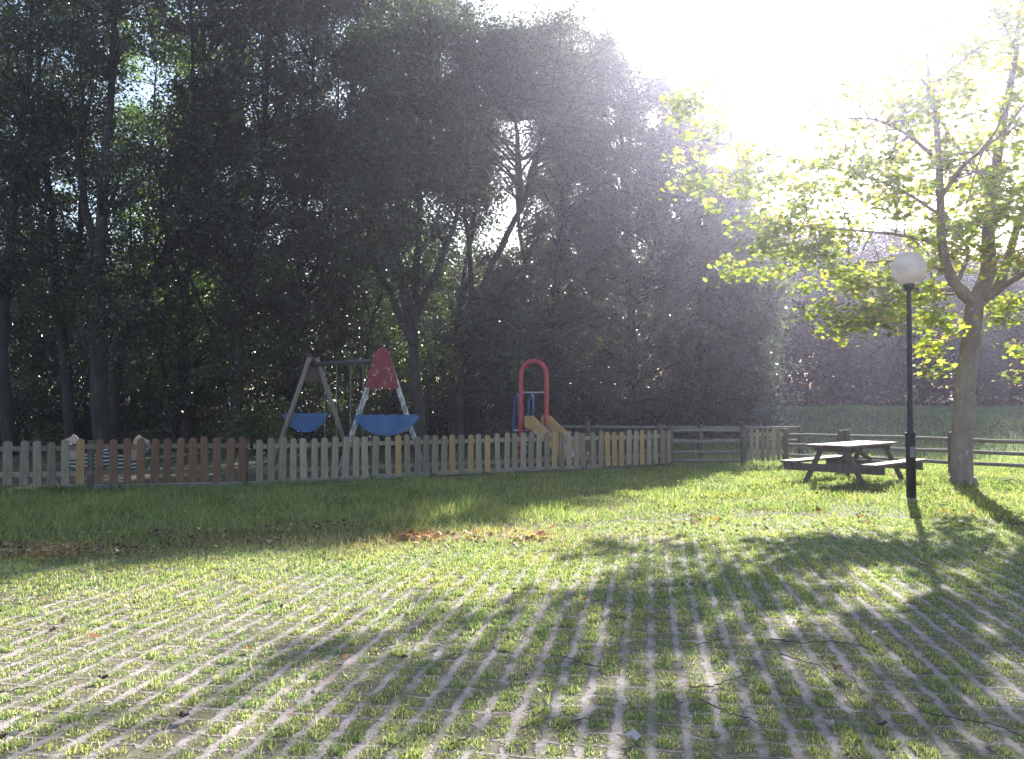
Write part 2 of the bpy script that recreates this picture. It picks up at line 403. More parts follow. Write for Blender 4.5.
def blades(name, pos, h, wd, lean, mat, seg2=True, bias=None):
    """grass blades; pos (n,3), h, wd (n,)"""
    n = len(pos)
    a = rng.random(n) * 2 * np.pi                        # facing
    la = rng.random(n) * 2 * np.pi                       # lean direction
    lm = lean * h * rng.random(n) ** .7
    side = np.stack([np.cos(a), np.sin(a), np.zeros(n)], -1) * (wd / 2)[:, None]
    ld = np.stack([np.cos(la), np.sin(la), np.zeros(n)], -1) * lm[:, None]
    if bias is not None: ld = ld + bias
    up = np.zeros((n, 3)); up[:, 2] = h
    tip = pos + ld + up * (1 - .35 * (lm / np.maximum(h, 1e-6)))[:, None]
    if seg2:
        mid = pos + ld * .3 + up * .5
        co = np.stack([pos - side, pos + side, mid + side * .8, mid - side * .8, tip], 1)
        b = np.arange(n)[:, None] * 5
        loops = (b + np.array([0, 1, 2, 3, 3, 2, 4])).ravel(); sizes = np.tile([4, 3], n)
    else:
        co = np.stack([pos - side, pos + side, tip], 1)
        b = np.arange(n)[:, None] * 3
        loops = (b + np.array([0, 1, 2])).ravel(); sizes = np.full(n, 3)
    return mesh_np(name, co, loops, sizes, mat)

# tufts growing in the paver cells
U, V = [], []
for iu in range(-75, 75):
    for iv in range(8, 85):
        c = RX * ((iu + .5) * CELL) + RY * ((iv + .5) * CELL)
        if c.y < 2.9 or abs(c.x) > .62 * c.y + .8: continue
        if c.y > float(edge_y(c.x)) + .15: continue
        U.append(c.x); V.append(c.y)
U = np.array(U); V = np.array(V)
dens = .48 + .95 * vn(U, V, .55) * .6 + .6 * (vn2(U, V, 1.7) - .5)
cellv = rng.random(len(U))
far = np.clip((V - 6) / (edge_y(U) - 6), 0, 1)
dens = dens + .35 * far + .5 * (cellv - .5)
dens[(vn(U + 31, V + 7, .42) > .78)] *= .55; dens[rng.random(len(U)) < .04] *= .4
dens = np.clip(dens, .22, 1.5)
cnt = (dens * np.clip(190 - 11 * V, 58, 146)).astype(int)
idx = np.repeat(np.arange(len(U)), cnt); n = len(idx)
# most blades inside their cell, a few runners across the bars
lx = (rng.random(n) - .5); ly = (rng.random(n) - .5)
spread_x = np.where(rng.random(n) < .88 - .34 * far[idx] - .2 * np.clip(-U[idx] / 4, 0, 1), .57 + .10 * far[idx], 1.05 + .4 * far[idx]) * CELL; spread_y = np.where(rng.random(n) < .84 - .4 * far[idx], .70 + .1 * far[idx], 1.1) * CELL
off = rng.normal(0, .013, (len(U), 2))[idx]
lx = lx * spread_x + off[:, 0]; ly = ly * spread_y + off[:, 1]
pos = np.stack([U[idx] + lx * RX.x + ly * RY.x, V[idx] + lx * RX.y + ly * RY.y, np.full(n, .002)], -1)
hh = (.010 + .021 * rng.random(n)) * (.7 + .7 * rng.random(len(U)))[idx] * (.75 + .7 * vn(U, V, .4)[idx]) * (1 + .3 * far[idx])
sel = rng.random(n) < .012; hh[sel] *= 2.2
props(blades('paver_grass', pos, hh, .0024 + .0010 * rng.random(n) * 2 + .0006 * V[idx], .9, M['grass_paver']), 'short yellow green grass tufts growing in the turf grid paving', 'grass', kind='stuff')

# lawn grass between paving and fences
def sample_area(n, x0, x1, y0, y1):
    return rng.uniform(x0, x1, n), rng.uniform(y0, y1, n)
x, y = sample_area(520000, -13, 17, 7.5, 25)
keep = (np.abs(x) < .64 * y + .6) & (y > edge_y(x) - .12 - .5 * rng.random(len(x)) ** 3)
# fewer blades in the worn border on the shady side
bd = (y - edge_y(x))
leftness = sm(1.5, -1.5, x) if False else 1 - sm(-1.5, 1.5, x)
pr = .35 + .65 * sm(.0, .7, bd)
pr = pr * (.45 + .8 * vn(x, y, .5))
pr = pr * (1 - .45 * sm(18, 24, y))
fl = np.interp(x, [-17, -7.6, -4.78, 3.73, 3.9], [14.5, 15.0, 15.5, 20.3, 25])
pr = np.where(y < fl + .12, pr, .008)
keep &= rng.random(len(x)) < pr
x, y = x[keep], y[keep]; bd = bd[keep]; leftness = leftness[keep]
n = len(x)
tall = .35 + .7 * vn(x + 9, y, .8) ** 1.5 + .75 * vn2(x, y, .22) ** 2
h = (.05 + .09 * rng.random(n)) * tall * (.45 + .75 * sm(.1, 1.1, bd)) * (.8 + .65 * leftness)
pos = np.stack([x, y, np.zeros(n) - .003], -1)
props(blades('lawn_grass', pos, h, .005 + .0006 * y, .9, M['grass_lawn'], seg2=False), 'long green grass between the paving and the fences', 'grass', kind='stuff')
print('lawn blades', n)

wx, wy = [], []
for _ in range(260):
    a = rng.uniform(-9, 13); b = rng.uniform(9.5, 19.5)
    if b < float(edge_y(a)) - .5 or (a < 3.9 and b > np.interp(a, [-7.6, -4.78, 3.73], [14.8, 15.3, 20.0])): continue
    if a < 1 and rng.random() < .55: continue
    k = int(rng.uniform(12, 60)); wx.append(rng.normal(a, .14, k)); wy.append(rng.normal(b, .12, k))
wx = np.concatenate(wx); wy = np.concatenate(wy); n_ = len(wx)
W_POS = np.stack([wx, wy, .03 + .11 * rng.random(n_)], -1)
# dry straw patch at the paving edge
cx = [G(400, 540), G(470, 541), G(345, 543), G(530, 536), G(60, 556), G(220, 545)]
px_, py_ = [], []
for c in cx:
    k = 700
    px_.append(rng.normal(c.x, .7, k)); py_.append(rng.normal(c.y, .38, k))
x = np.concatenate(px_); y = np.concatenate(py_); n = len(x)
M['straw'] = grass_mat('dry_straw', [(.30, .22, .13), (.38, .30, .17), (.30, .26, .12)], (.5, .42, .28), 1.0)
props(blades('dry_grass', np.stack([x, y, np.zeros(n)], -1), .04 + .13 * rng.random(n) ** 2, np.full(n, .008), 1.1, M['straw'], seg2=False), 'dry straw coloured grass along the edge of the paving', 'grass', kind='stuff')

# grass on the slope and the playground beyond the fences
x, y = sample_area(150000, -24, 30, 19, 40)
keep = (np.abs(x) < .66 * y + .6) & ((x > 4.5) | (y < 27)) & (rng.random(len(x)) < np.where(x > 4, 1.0, .05)) 
x, y = x[keep], y[keep]; n = len(x)
h = (.08 + .22 * rng.random(n)) * (.4 + .9 * vn(x, y, 1.3)) * np.where(x > 4.5, 1.0, .5)
props(blades('slope_grass', np.stack([x, y, gh(x, y) - .01], -1), h, np.full(n, .022) + .012 * rng.random(n), .9, M['grass_hill'], seg2=False), 'rough shaded grass on the slope behind the rail fence', 'grass', kind='stuff')

# ------------------------------------------------------------------ leaves
def leaf_quads(pos, L, W, flat=0.0, drop=0.0):
    """diamond leaves; flat 0..1 how horizontal they lie"""
    n = len(pos)
    nrm = rng.normal(0, 1, (n, 3)); nrm[:, 2] = np.abs(nrm[:, 2]) + flat * 2.2
    nrm /= np.linalg.norm(nrm, axis=1)[:, None]
    t0 = rng.normal(0, 1, (n, 3)); t0[:, 2] -= drop
    t0 -= nrm * np.sum(t0 * nrm, 1)[:, None]; t0 /= np.linalg.norm(t0, axis=1)[:, None]
    b0 = np.cross(nrm, t0)
    L = np.asarray(L)[:, None] / 2; W = np.asarray(W)[:, None] / 2
    return pos, t0 * L, b0 * W, nrm
def leaf_mesh(name, pos, L, W, mat, parent=None, flat=0, drop=0, lobed=False):
    p, t0, b0, nr = leaf_quads(pos, L, W, flat, drop); n = len(p)
    if lobed:
        # ten-point lobed outline
        pts = [(-1, 0), (-.62, .42), (-.55, .98), (-.12, .62), (.30, .95), (.42, .40), (1.05, 0), (.42, -.40), (.30, -.95), (-.12, -.62), (-.55, -.98), (-.62, -.42)]
    else:
        pts = [(-1, 0), (0, .9), (1, 0), (0, -.9)]
    k = len(pts)
    curl = np.asarray(L)[:, None] * .12
    co = np.stack([p + t0 * a + b0 * c + nr * curl * (abs(c) - .3 * a * a) for a, c in pts], 1)
    loops = np.arange(n * k)
    if parent is not None:
        co = co - np.array(parent.location)[None, None, :]
    return mesh_np(name, co, loops, np.full(n, k), mat, parent)

def bez(a, b, bend, k=5):
    a, b = Vector(a), Vector(b); out = []
    for i in range(k):
        t_ = i / (k - 1)
        out.append(a.lerp(b, t_) + Vector(bend) * (4 * t_ * (1 - t_)))
    return out

props(leaf_mesh('lawn_weeds', W_POS, .05 * rng.uniform(.5, 1.5, len(W_POS)), .035 * rng.uniform(.5, 1.5, len(W_POS)), M['leaf_weed'], flat=.4), 'low broad leaved weeds among the lawn grass', 'weeds', kind='stuff')
# outline of the top of the wood, in px (x -> highest y of foliage)
TOPX = [-200, 440, 462, 488, 510, 538, 565, 598, 632, 662, 700, 740, 772, 792, 800]
TOPY = [-140, -60, 4, 14, 26, 14, 6, 22, 46, 66, 96, 132, 172, 262, 400]
def proj(p):
    v = p - Vector((0, 0, CZ))
    fwd = v.y * math.cos(PITCH) + v.z * math.sin(PITCH); up = -v.y * math.sin(PITCH) + v.z * math.cos(PITCH)
    return 512 + F * v.x / fwd, 379.5 - F * up / fwd
GAPS = [(138, 92, 16, 28, .85), (163, 76, 18, 13, .75), (508, 232, 20, 30, .9), (522, 150, 10, 40, .8), (525, 208, 18, 16, .8), (10, 290, 9, 20, .5), (232, 22, 10, 20, .8), (452, 55, 8, 14, .5),
        (430, 330, 22, 40, .8), (50, 60, 10, 14, .5), (335, 95, 8, 12, .6), (262, 55, 5, 30, .6), (440, 240, 26, 26, .6), (610, 95, 7, 9, .7), (468, 262, 18, 22, .7), (20, 110, 12, 12, .6)]

def wood_tree(name, label, depth, stems, crown, nclump, nleaf, mat='leaf_dark', leaf=(.13, .075), clump_r=.55, thick=3.0, r0=.16, group='trees of the wood', droop=.5, gaps=True, flat=.15, twigs=2):
    """stems: list of px polylines (first point is the foot); crown: list of (cx, cy, rx, ry, weight) px ellipses at this depth"""
    base = P(stems[0][0][0], 400, depth); bx, by = base.x, base.y
    bz = float(gh(bx, by))
    root = empty(name, (bx, by, bz), label, 'tree', group)
    mb = MB(); spine = []
    for si, st in enumerate(stems):
        pts = []
        dy = 0
        for i, (a, b) in enumerate(st):
            p = P(a, b, depth + dy + (0 if si == 0 else random.uniform(-.4, .4)))
            pts.append(p); dy += random.uniform(-.5, .5)
        if si == 0 or st[0][1] > 395: pts[0] = Vector((P(st[0][0], 400, depth).x, depth, bz - .1))
        # smooth refine (catmull-rom)
        rp = []
        for i in range(len(pts) - 1):
            p0 = pts[max(i - 1, 0)]; p1 = pts[i]; p2 = pts[i + 1]; p3 = pts[min(i + 2, len(pts) - 1)]
            for s_ in range(4):
                t_ = s_ / 4
                q_ = .5 * ((2 * p1) + (p2 - p0) * t_ + (2 * p0 - 5 * p1 + 4 * p2 - p3) * t_ * t_ + (3 * p1 - p0 - 3 * p2 + p3) * t_ ** 3)
                rp.append(q_ + Vector((random.uniform(-.04, .04), random.uniform(-.04, .04), 0)))
        rp.append(pts[-1])
        rr = r0 * (1 if si == 0 else .62)
        n_ = len(rp)
        rad = [rr * (1.15 if (i == 0 and si == 0) else 1) * (1 - .82 * i / (n_ - 1)) for i in range(n_)]
        mb.tube(rp, rad, 7)
        spine += [(p, r) for p, r in zip(rp, rad) if p.z > bz + 1.0]
    wts = np.array([c[4] if len(c) > 4 else c[2] * c[3] for c in crown], float); wts /= wts.sum()
    centres = []
    tries = 0
    while len(centres) < nclump and tries < nclump * 12:
        tries += 1
        c = crown[int(rng.choice(len(crown), p=wts))]
        a = random.uniform(0, 2 * math.pi); rr = math.sqrt(random.random())
        px, py = c[0] + c[2] * rr * math.cos(a), c[1] + c[3] * rr * math.sin(a)
        crpx = clump_r * F / depth
        if py < np.interp(px, TOPX, TOPY) + crpx * random.uniform(.3, 1.0): continue
        if px > np.interp(py, [0, 60, 132, 172, 262, 400], [600, 655, 740, 772, 792, 768]) - crpx * random.uniform(.2, .9): continue
        if gaps and any(((px - g[0]) / (g[2] + crpx * .55)) ** 2 + ((py - g[1]) / (g[3] + crpx * .55)) ** 2 < random.uniform(.45, 1.3) and random.random() < g[4] for g in GAPS): continue
        d = depth + random.uniform(-thick, thick) * math.sqrt(max(.1, 1 - rr * rr))
        p = P(px, py, d)
        gz = float(gh(p.x, p.y))
        if p.z < gz + .25: continue
        centres.append(p)
    allp = []
    for c in centres:
        # nearest spine point lower than the clump
        best = min(spine, key=lambda s_: (s_[0] - c).length + (2.5 if s_[0].z > c.z - .2 else 0) + random.uniform(0, .8))
        dist = (best[0] - c).length
        r1 = min(best[1] * .6, .02 + dist * .012)
        path = bez(best[0], c, (random.uniform(-.1, .1) * dist, random.uniform(-.1, .1) * dist, random.uniform(.0, .12) * dist), 6)
        mb.tube(path, [r1 * (1 - .8 * i / 5) for i in range(6)], 4, cap=False)
        cr = clump_r * random.uniform(.6, 1.35)
        k = max(8, int(nleaf * random.uniform(.5, 1.3)))
        # sprays along a few drooping twigs
        ends = []
        for _ in range(twigs + 2):
            e = c + Vector((random.gauss(0, cr), random.gauss(0, cr), random.gauss(-droop * .3, cr * .8)))
            ends.append(e); mb.tube([c, c.lerp(e, .5) + Vector((0, 0, .06)), e], [.012, .009, .005], 3, cap=False)
        e_ = np.array([tuple(e) for e in ends])[rng.integers(0, len(ends), k)]
        tt = rng.random(k)[:, None] ** .8
        pp = np.array(tuple(c))[None] * (1 - tt) + e_ * tt + rng.normal(0, cr * .30, (k, 3))
        allp.append(pp)
    pp = np.concatenate(allp)
    pp[:, 2] = np.maximum(pp[:, 2], gh(pp[:, 0], pp[:, 1]) + .05)
    # keep leaves inside the outline of the wood
    mb.build('trunk', M['bark'], root, smooth=True)
    n_ = len(pp)
    leaf_mesh('crown', pp, leaf[0] * rng.uniform(.6, 1.3, n_), leaf[1] * rng.uniform(.6, 1.3, n_), M[mat], root, flat=flat, drop=droop)
    return root

T = wood_tree
# front row of tall, thin, many-stemmed trees
T('tall_tree', 'tall dark tree with a leaning trunk at the far end of the grey fence', 25, [[(12, 440), (4, 330), (14, 200), (30, 60), (34, -60)], [(8, 300), (-20, 180), (-30, 40)]], [(0, 60, 70, 130), (-10, 230, 60, 90), (20, -60, 80, 80)], 183, 170, r0=.2)
T('tall_tree', 'tall dark tree curving up behind the left grey pickets', 26, [[(72, 440), (62, 330), (50, 210), (40, 100), (36, -60)], [(60, 320), (80, 230), (84, 120), (76, 0)]], [(55, 40, 60, 120), (60, 200, 55, 110), (50, -60, 80, 60)], 183, 170, r0=.2)
T('tall_tree', 'straight thick trunked tree rising behind the zebra spring riders', 24, [[(104, 440), (98, 330), (102, 220), (110, 110), (118, -60)], [(100, 260), (82, 190), (78, 110)]], [(110, -10, 60, 90), (108, 170, 40, 60), (115, 300, 50, 70), (100, -80, 90, 50)], 158, 150, r0=.27)
T('leaning_tree', 'dark tree leaning steeply over the brown pickets, forked high up', 25.5, [[(112, 440), (120, 350), (158, 270), (192, 200), (222, 130), (250, 20), (262, -60)], [(190, 205), (196, 120), (190, 10)]], [(225, 60, 60, 120), (200, 190, 60, 70), (230, -60, 90, 60)], 183, 170, r0=.2)
T('tall_tree', 'slender tree standing behind the middle of the brown pickets', 27, [[(186, 440), (182, 350), (190, 260), (204, 140), (200, 0)], [(184, 300), (165, 230), (160, 150)], [(178, 440), (160, 350), (136, 280), (128, 180)]], [(190, 130, 50, 70), (180, 270, 70, 60), (200, -40, 80, 80), (200, 350, 50, 60)], 158, 160, r0=.16)
T('tall_tree', 'dark tree whose trunk splits in a wide V behind the brown post', 26, [[(236, 440), (238, 350), (246, 270), (262, 170), (270, 40), (276, -60)], [(240, 300), (214, 210), (205, 150), (200, 90)], [(232, 440), (218, 360), (196, 290), (170, 240)]], [(270, 80, 60, 120), (250, 250, 60, 80), (290, -50, 80, 70)], 183, 180, r0=.18)
T('tall_tree', 'dense dark tree standing directly behind the weathered swing frame', 28, [[(292, 440), (296, 340), (302, 230), (312, 110), (318, -60)], [(296, 320), (322, 250), (335, 160), (338, 60)]], [(320, 60, 60, 120), (310, 230, 60, 90), (330, -60, 90, 70), (300, 340, 50, 60)], 219, 190, r0=.17)
T('tall_tree', 'tall leafy tree rising behind the hanging swings', 30, [[(350, 440), (345, 330), (338, 220), (350, 110), (362, -60)], [(345, 300), (372, 220), (385, 130), (390, 20)], [(356, 440), (366, 350), (384, 280), (392, 200)]], [(375, 50, 60, 100), (355, 190, 60, 90), (385, -50, 80, 60), (350, 320, 40, 50)], 231, 200, r0=.16)
T('fanning_tree', 'dark trunked tree just beyond the red capped swing frame, fanning into thin stems', 24.5, [[(421, 440), (416, 380), (410, 320), (398, 260), (378, 210), (350, 150)], [(412, 330), (418, 260), (420, 190), (430, 100), (432, 10)], [(411, 320), (440, 262), (462, 200), (470, 130)], [(414, 345), (388, 290), (360, 235), (330, 200)]], [(400, 120, 60, 100), (430, 60, 40, 80), (360, 180, 40, 50), (450, 150, 25, 60), (400, 240, 60, 40)], 207, 170, r0=.2)
T('curving_tree', 'tree with a curving forked trunk dark against the bright sky gap', 27, [[(458, 440), (462, 380), (472, 320), (492, 265), (522, 205), (534, 160), (548, 110), (560, 50)], [(520, 208), (518, 160), (514, 110), (500, 50)], [(474, 318), (470, 250), (462, 190), (455, 110)], [(532, 170), (556, 130), (580, 90)], [(476, 310), (500, 292), (528, 262)]], [(540, 60, 50, 50), (495, 60, 40, 50), (470, 150, 30, 70), (560, 120, 26, 50), (480, 330, 50, 60)], 183, 160, r0=.17)
# evergreen bulk to the right
T('evergreen_tree', 'broad grey green evergreen tree behind the red arch of the slide', 32, [[(560, 430), (556, 330), (560, 220), (568, 110), (572, 30)], [(558, 340), (530, 300), (520, 260)]], [(570, 130, 50, 130), (560, 300, 70, 110), (530, 350, 50, 70)], 330, 250, mat='leaf_ever', r0=.2, leaf=(.14, .075))
T('evergreen_tree', 'tall pale leaved evergreen tree with bushy skirts beyond the end of the picket fence', 33, [[(636, 430), (632, 330), (626, 230), (622, 130), (612, 50)], [(632, 300), (660, 230), (668, 150)]], [(625, 140, 60, 110), (640, 310, 70, 110), (650, 200, 60, 100)], 340, 230, mat='leaf_ever', r0=.22, leaf=(.16, .095), clump_r=.45)
T('evergreen_tree', 'rounded evergreen tree at the right edge of the wood, sunlit down its side', 34, [[(704, 425), (702, 330), (700, 240), (690, 160), (685, 110)], [(702, 300), (730, 240), (745, 190)]], [(700, 190, 60, 90), (715, 320, 65, 100), (740, 280, 50, 110)], 380, 230, mat='leaf_silver', r0=.22, leaf=(.16, .095), clump_r=.45)
T('bushy_tree', 'small pale bushy tree bulging out above the rail fence', 30, [[(742, 425), (744, 370), (748, 310)], [(743, 380), (765, 330), (775, 300)]], [(745, 320, 42, 85), (760, 350, 28, 60)], 150, 230, mat='leaf_silver', r0=.12, clump_r=.4, leaf=(.15, .09))
# back row
BACK = [(-40, 'farther dark tree mostly hidden behind the leaning trunk at the far end'), (40, 'farther tree in the second row behind the left grey pickets'), (150, 'farther tree between the thick straight trunk and the leaning trunk'),
        (225, 'farther tree in the second row behind the brown pickets'), (310, 'farther tree in the second row behind the weathered swing frame'), (395, 'farther tree glimpsed between the swings and the red capped frame'),
        (465, 'farther tree behind the curving forked trunk'), (530, 'farther tree left of the evergreens, behind the red arch')]
for i, (bx, lb) in enumerate(BACK):
    dd = 36 + (i % 3) * 1.5
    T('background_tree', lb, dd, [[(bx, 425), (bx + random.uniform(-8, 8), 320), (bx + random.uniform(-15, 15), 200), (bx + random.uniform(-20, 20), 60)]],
      [(bx, 120, 55, 130), (bx, 310, 60, 80)], 175, 220, mat='leaf_mid' if i in (2, 3, 5) else 'leaf_dark', r0=.17, leaf=(.17, .10), clump_r=.75)  # lighter leaf colour stands in for sunlit patches in some back trees

def shrub(name, label, px, depth, wpx, hpx, n, mat, leaf=(.11, .07), group='shrubs under the trees', th=1.0):
    x0 = P(px, 400, depth).x; z0 = float(gh(x0, depth))
    root = empty(name, (x0, depth, z0), label, 'shrub', group)
    sc = depth / F; rx, rz = wpx * sc, hpx * sc
    mb = MB(); allp = []
    for _ in range(max(10, n // 60)):
        a = random.uniform(0, 2 * math.pi); rr = math.sqrt(random.random()); zz = random.random() ** .8
        taper_ = math.sqrt(max(0, 1 - (zz * .95) ** 2))
        c = Vector((x0 + rx * rr * math.cos(a) * (.35 + .65 * taper_), depth + th * rr * math.sin(a), z0 + .1 + rz * zz * random.uniform(.8, 1.05)))
        mb.tube(bez((x0 + random.uniform(-.3, .3) * rx, depth, z0 - .05), c, (0, 0, .1), 4), [.02, .015, .01, .005], 4, cap=False)
        allp.append(np.array(tuple(c))[None] + rng.normal(0, .26, (60, 3)))
    pp = np.concatenate(allp); pp[:, 2] = np.maximum(pp[:, 2], z0 + .04); n_ = len(pp)
    mb.build('stem', M['bark'], root)
    leaf_mesh('foliage', pp, leaf[0] * rng.uniform(.6, 1.4, n_), leaf[1] * rng.uniform(.6, 1.3, n_), M[mat], root, flat=.3, drop=.3)
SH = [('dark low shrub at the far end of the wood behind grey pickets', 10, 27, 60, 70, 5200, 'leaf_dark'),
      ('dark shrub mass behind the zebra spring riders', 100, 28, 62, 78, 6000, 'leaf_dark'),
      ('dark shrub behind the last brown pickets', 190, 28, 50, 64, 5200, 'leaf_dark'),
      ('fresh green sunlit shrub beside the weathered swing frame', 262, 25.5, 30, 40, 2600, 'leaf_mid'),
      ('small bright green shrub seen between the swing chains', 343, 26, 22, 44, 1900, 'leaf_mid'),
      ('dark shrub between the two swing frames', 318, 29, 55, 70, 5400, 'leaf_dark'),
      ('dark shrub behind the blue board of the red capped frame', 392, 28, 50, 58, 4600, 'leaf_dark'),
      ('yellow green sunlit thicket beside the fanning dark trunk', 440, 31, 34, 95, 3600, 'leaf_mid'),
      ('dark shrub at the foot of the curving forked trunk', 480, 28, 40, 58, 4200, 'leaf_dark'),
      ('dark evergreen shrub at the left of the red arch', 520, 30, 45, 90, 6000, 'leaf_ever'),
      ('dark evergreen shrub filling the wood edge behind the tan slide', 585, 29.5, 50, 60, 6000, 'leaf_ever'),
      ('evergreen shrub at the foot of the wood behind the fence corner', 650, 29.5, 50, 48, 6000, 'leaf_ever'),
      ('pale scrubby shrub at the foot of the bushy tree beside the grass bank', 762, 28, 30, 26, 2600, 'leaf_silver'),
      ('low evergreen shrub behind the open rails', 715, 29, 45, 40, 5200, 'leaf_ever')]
for lb, px, d, wp, hp, n_, mt in SH: shrub('shrub', lb, px, d, wp, hp, n_, mt)

# far-off wood behind everything: one mass
def mass(name, label, n, x0, x1, y0, y1, top, leafs, mat, seed):
    f = vnoise(seed)
    x = rng.uniform(x0, x1, n); y = rng.uniform(y0, y1, n)
    zt = top(x, y) * (.72 + .45 * f(x, y, 3.2) + .12 * f(x, y, .9))
    y = y + 5 * f(x + 50, x * 0, 2.1)
    z = gh(x, y) + zt * rng.random(n) ** .75
    pos = np.stack([x, y, z], -1)
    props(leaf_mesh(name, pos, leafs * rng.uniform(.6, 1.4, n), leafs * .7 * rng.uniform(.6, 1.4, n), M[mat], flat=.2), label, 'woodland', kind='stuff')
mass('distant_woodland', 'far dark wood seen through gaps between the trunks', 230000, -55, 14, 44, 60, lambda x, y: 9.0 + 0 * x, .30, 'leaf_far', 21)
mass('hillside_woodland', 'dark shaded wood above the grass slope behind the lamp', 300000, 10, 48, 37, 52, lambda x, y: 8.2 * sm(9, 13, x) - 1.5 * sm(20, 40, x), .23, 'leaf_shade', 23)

# ------------------------------------------------------------------ the yellowing plane tree
def plane_tree():
    D = 16.2
    base = GX(962, D)
    root = empty('maple_tree', base, 'mottled trunked tree with yellowing leaves leaning over the picnic table and lamp', 'tree')
    mb = MB()
    def limb(pts, r0, r1, k=10, dz=None, sub=5):
        pp = [P(a, b, D + c) if len(t3) == 3 else None for t3 in pts for a, b, c in [t3]]
        if dz is not None: pp[0] = Vector((pp[0].x, pp[0].y, dz))
        rp = []
        for i in range(len(pp) - 1):
            p0 = pp[max(i - 1, 0)]; p1 = pp[i]; p2 = pp[i + 1]; p3 = pp[min(i + 2, len(pp) - 1)]
            for s_ in range(sub):
                t_ = s_ / sub
                rp.append(.5 * ((2 * p1) + (p2 - p0) * t_ + (2 * p0 - 5 * p1 + 4 * p2 - p3) * t_ * t_ + (3 * p1 - p0 - 3 * p2 + p3) * t_ ** 3))
        rp.append(pp[-1]); n_ = len(rp)
        rad = [(r0 + (r1 - r0) * (i / (n_ - 1))) * random.uniform(.96, 1.04) for i in range(n_)]
        mb.tube(rp, rad, k)
        return list(zip(rp, rad))
    sp = []
    tr = limb([(962, 487, 0), (962, 440, 0), (966, 380, 0), (972, 330, 0), (976, 296, 0)], 0.205, .155, 16, dz=-.05)
    # root flare
    mb.tube([base + Vector((0, 0, -.05)), base + Vector((0, 0, .05)), base + Vector((0, 0, .16))], [.29, .26, .235], 16)
    L = [
        ([(976, 302, 0), (988, 270, .1), (989, 221, .2), (1002, 127, .5), (1016, 50, .8), (1028, -70, 1.2)], .17, .03),
        ([(975, 304, 0), (956, 285, -.2), (943, 252, -.5), (940, 190, -.8), (936, 120, -1.0), (926, 50, -1.2), (920, -40, -1.4)], .12, .02),
        ([(980, 298, 0), (1000, 282, .3), (1018, 225, .6), (1040, 170, 1.0), (1070, 60, 1.5)], .12, .025),
        ([(978, 306, 0), (1005, 285, -.4), (1030, 270, -1.0), (1080, 240, -1.8), (1150, 200, -2.4)], .08, .02),
        ([(956, 285, -.2), (968, 250, -.1), (950, 225, .2), (935, 190, .5)], .05, .015),
        # long low boughs reaching over the table
        ([(952, 275, -.2), (915, 262, .3), (870, 262, .8), (820, 268, 1.2), (760, 262, 1.4), (690, 262, 1.2)], .036, .008),
        ([(942, 245, -.6), (905, 236, -.8), (850, 230, -.6), (790, 225, 0), (720, 222, .4)], .034, .007),
        ([(940, 215, -.7), (890, 185, -.4), (820, 165, 0), (750, 150, .4), (680, 135, .6)], .034, .007),
        ([(938, 160, -.9), (900, 130, -1.4), (860, 118, -1.8), (800, 128, -2.0)], .04, .008),
        ([(930, 90, -1.0), (905, 60, -1.2), (880, 40, -1.5)], .03, .006),
        ([(958, 290, -.2), (920, 292, -.6), (880, 302, -.9), (830, 318, -1.0)], .04, .006),
        ([(972, 335, 0), (950, 340, -.3), (930, 348, -.5)], .022, .005),
        ([(978, 320, 0), (1005, 318, .2), (1030, 326, .4)], .02, .005),
        ([(992, 190, .3), (960, 150, .8), (930, 100, 1.4), (900, 20, 2.0)], .05, .01),
        ([(1000, 140, .5), (1020, 110, 0), (1060, 60, -.6)], .05, .01),
        ([(940, 200, -.8), (960, 170, -1.8), (990, 140, -2.8), (1010, 100, -3.4)], .05, .01),
        ([(1018, 225, .6), (1060, 230, -.4), (1120, 220, -1.6), (1200, 190, -2.4)], .06, .01),
        ([(1016, 50, .8), (980, -20, .4), (930, -90, 0)], .04, .01),
        ([(1024, -40, 1.1), (1080, -120, 1.4), (1120, -180, 1.0)], .04, .01),
    ]
    for pts, a, b in L: sp += limb(pts, a, b, 10 if a > .08 else 6)
    # foliage regions: px, py, rx, ry, depth offset, spread, clumps
    regs = [(700, 110, 34, 36, .5, .8, 17), (730, 165, 55, 35, .5, 1, 26), (770, 205, 60, 30, .4, 1, 24), (735, 268, 50, 8, 1.2, .4, 9),
            (800, 240, 55, 24, .2, 1, 20), (850, 275, 55, 18, .3, 1, 18), (850, 318, 52, 16, -.9, .5, 17), (905, 290, 35, 20, -.5, .8, 12),
            (938, 320, 18, 16, -.4, .5, 5), (932, 350, 14, 8, -.5, .3, 3), (938, 368, 10, 5, -.5, .2, 2), (1010, 310, 26, 16, .3, .8, 7), (1018, 348, 12, 10, .4, .4, 2), (1022, 378, 4, 8, .4, .2, 1),
            (850, 190, 80, 40, 0, 1.6, 34), (950, 200, 75, 45, 0, 2, 42), (900, 130, 80, 40, -.6, 1.8, 26), (1000, 160, 50, 60, 0, 2.2, 34),
            (930, 60, 60, 50, -.6, 1.6, 24), (1000, 50, 50, 60, .4, 1.8, 34), (870, 110, 50, 40, -.8, 1.6, 12), (870, 60, 26, 26, -1.3, 1, 4), (1000, 245, 45, 30, 0, 1.4, 18), (935, 250, 40, 22, .2, 1.2, 12),
            # beyond the picture, to the side and above
            (1110, 180, 80, 90, -.5, 2.6, 60), (1070, 20, 60, 90, .5, 2, 42), (1220, 170, 60, 80, -1.6, 2, 34), (960, -60, 80, 50, 0, 2, 22), (1090, -130, 90, 50, .8, 2, 30), (1000, -120, 60, 40, .2, 1.6, 14)]
    allp = []
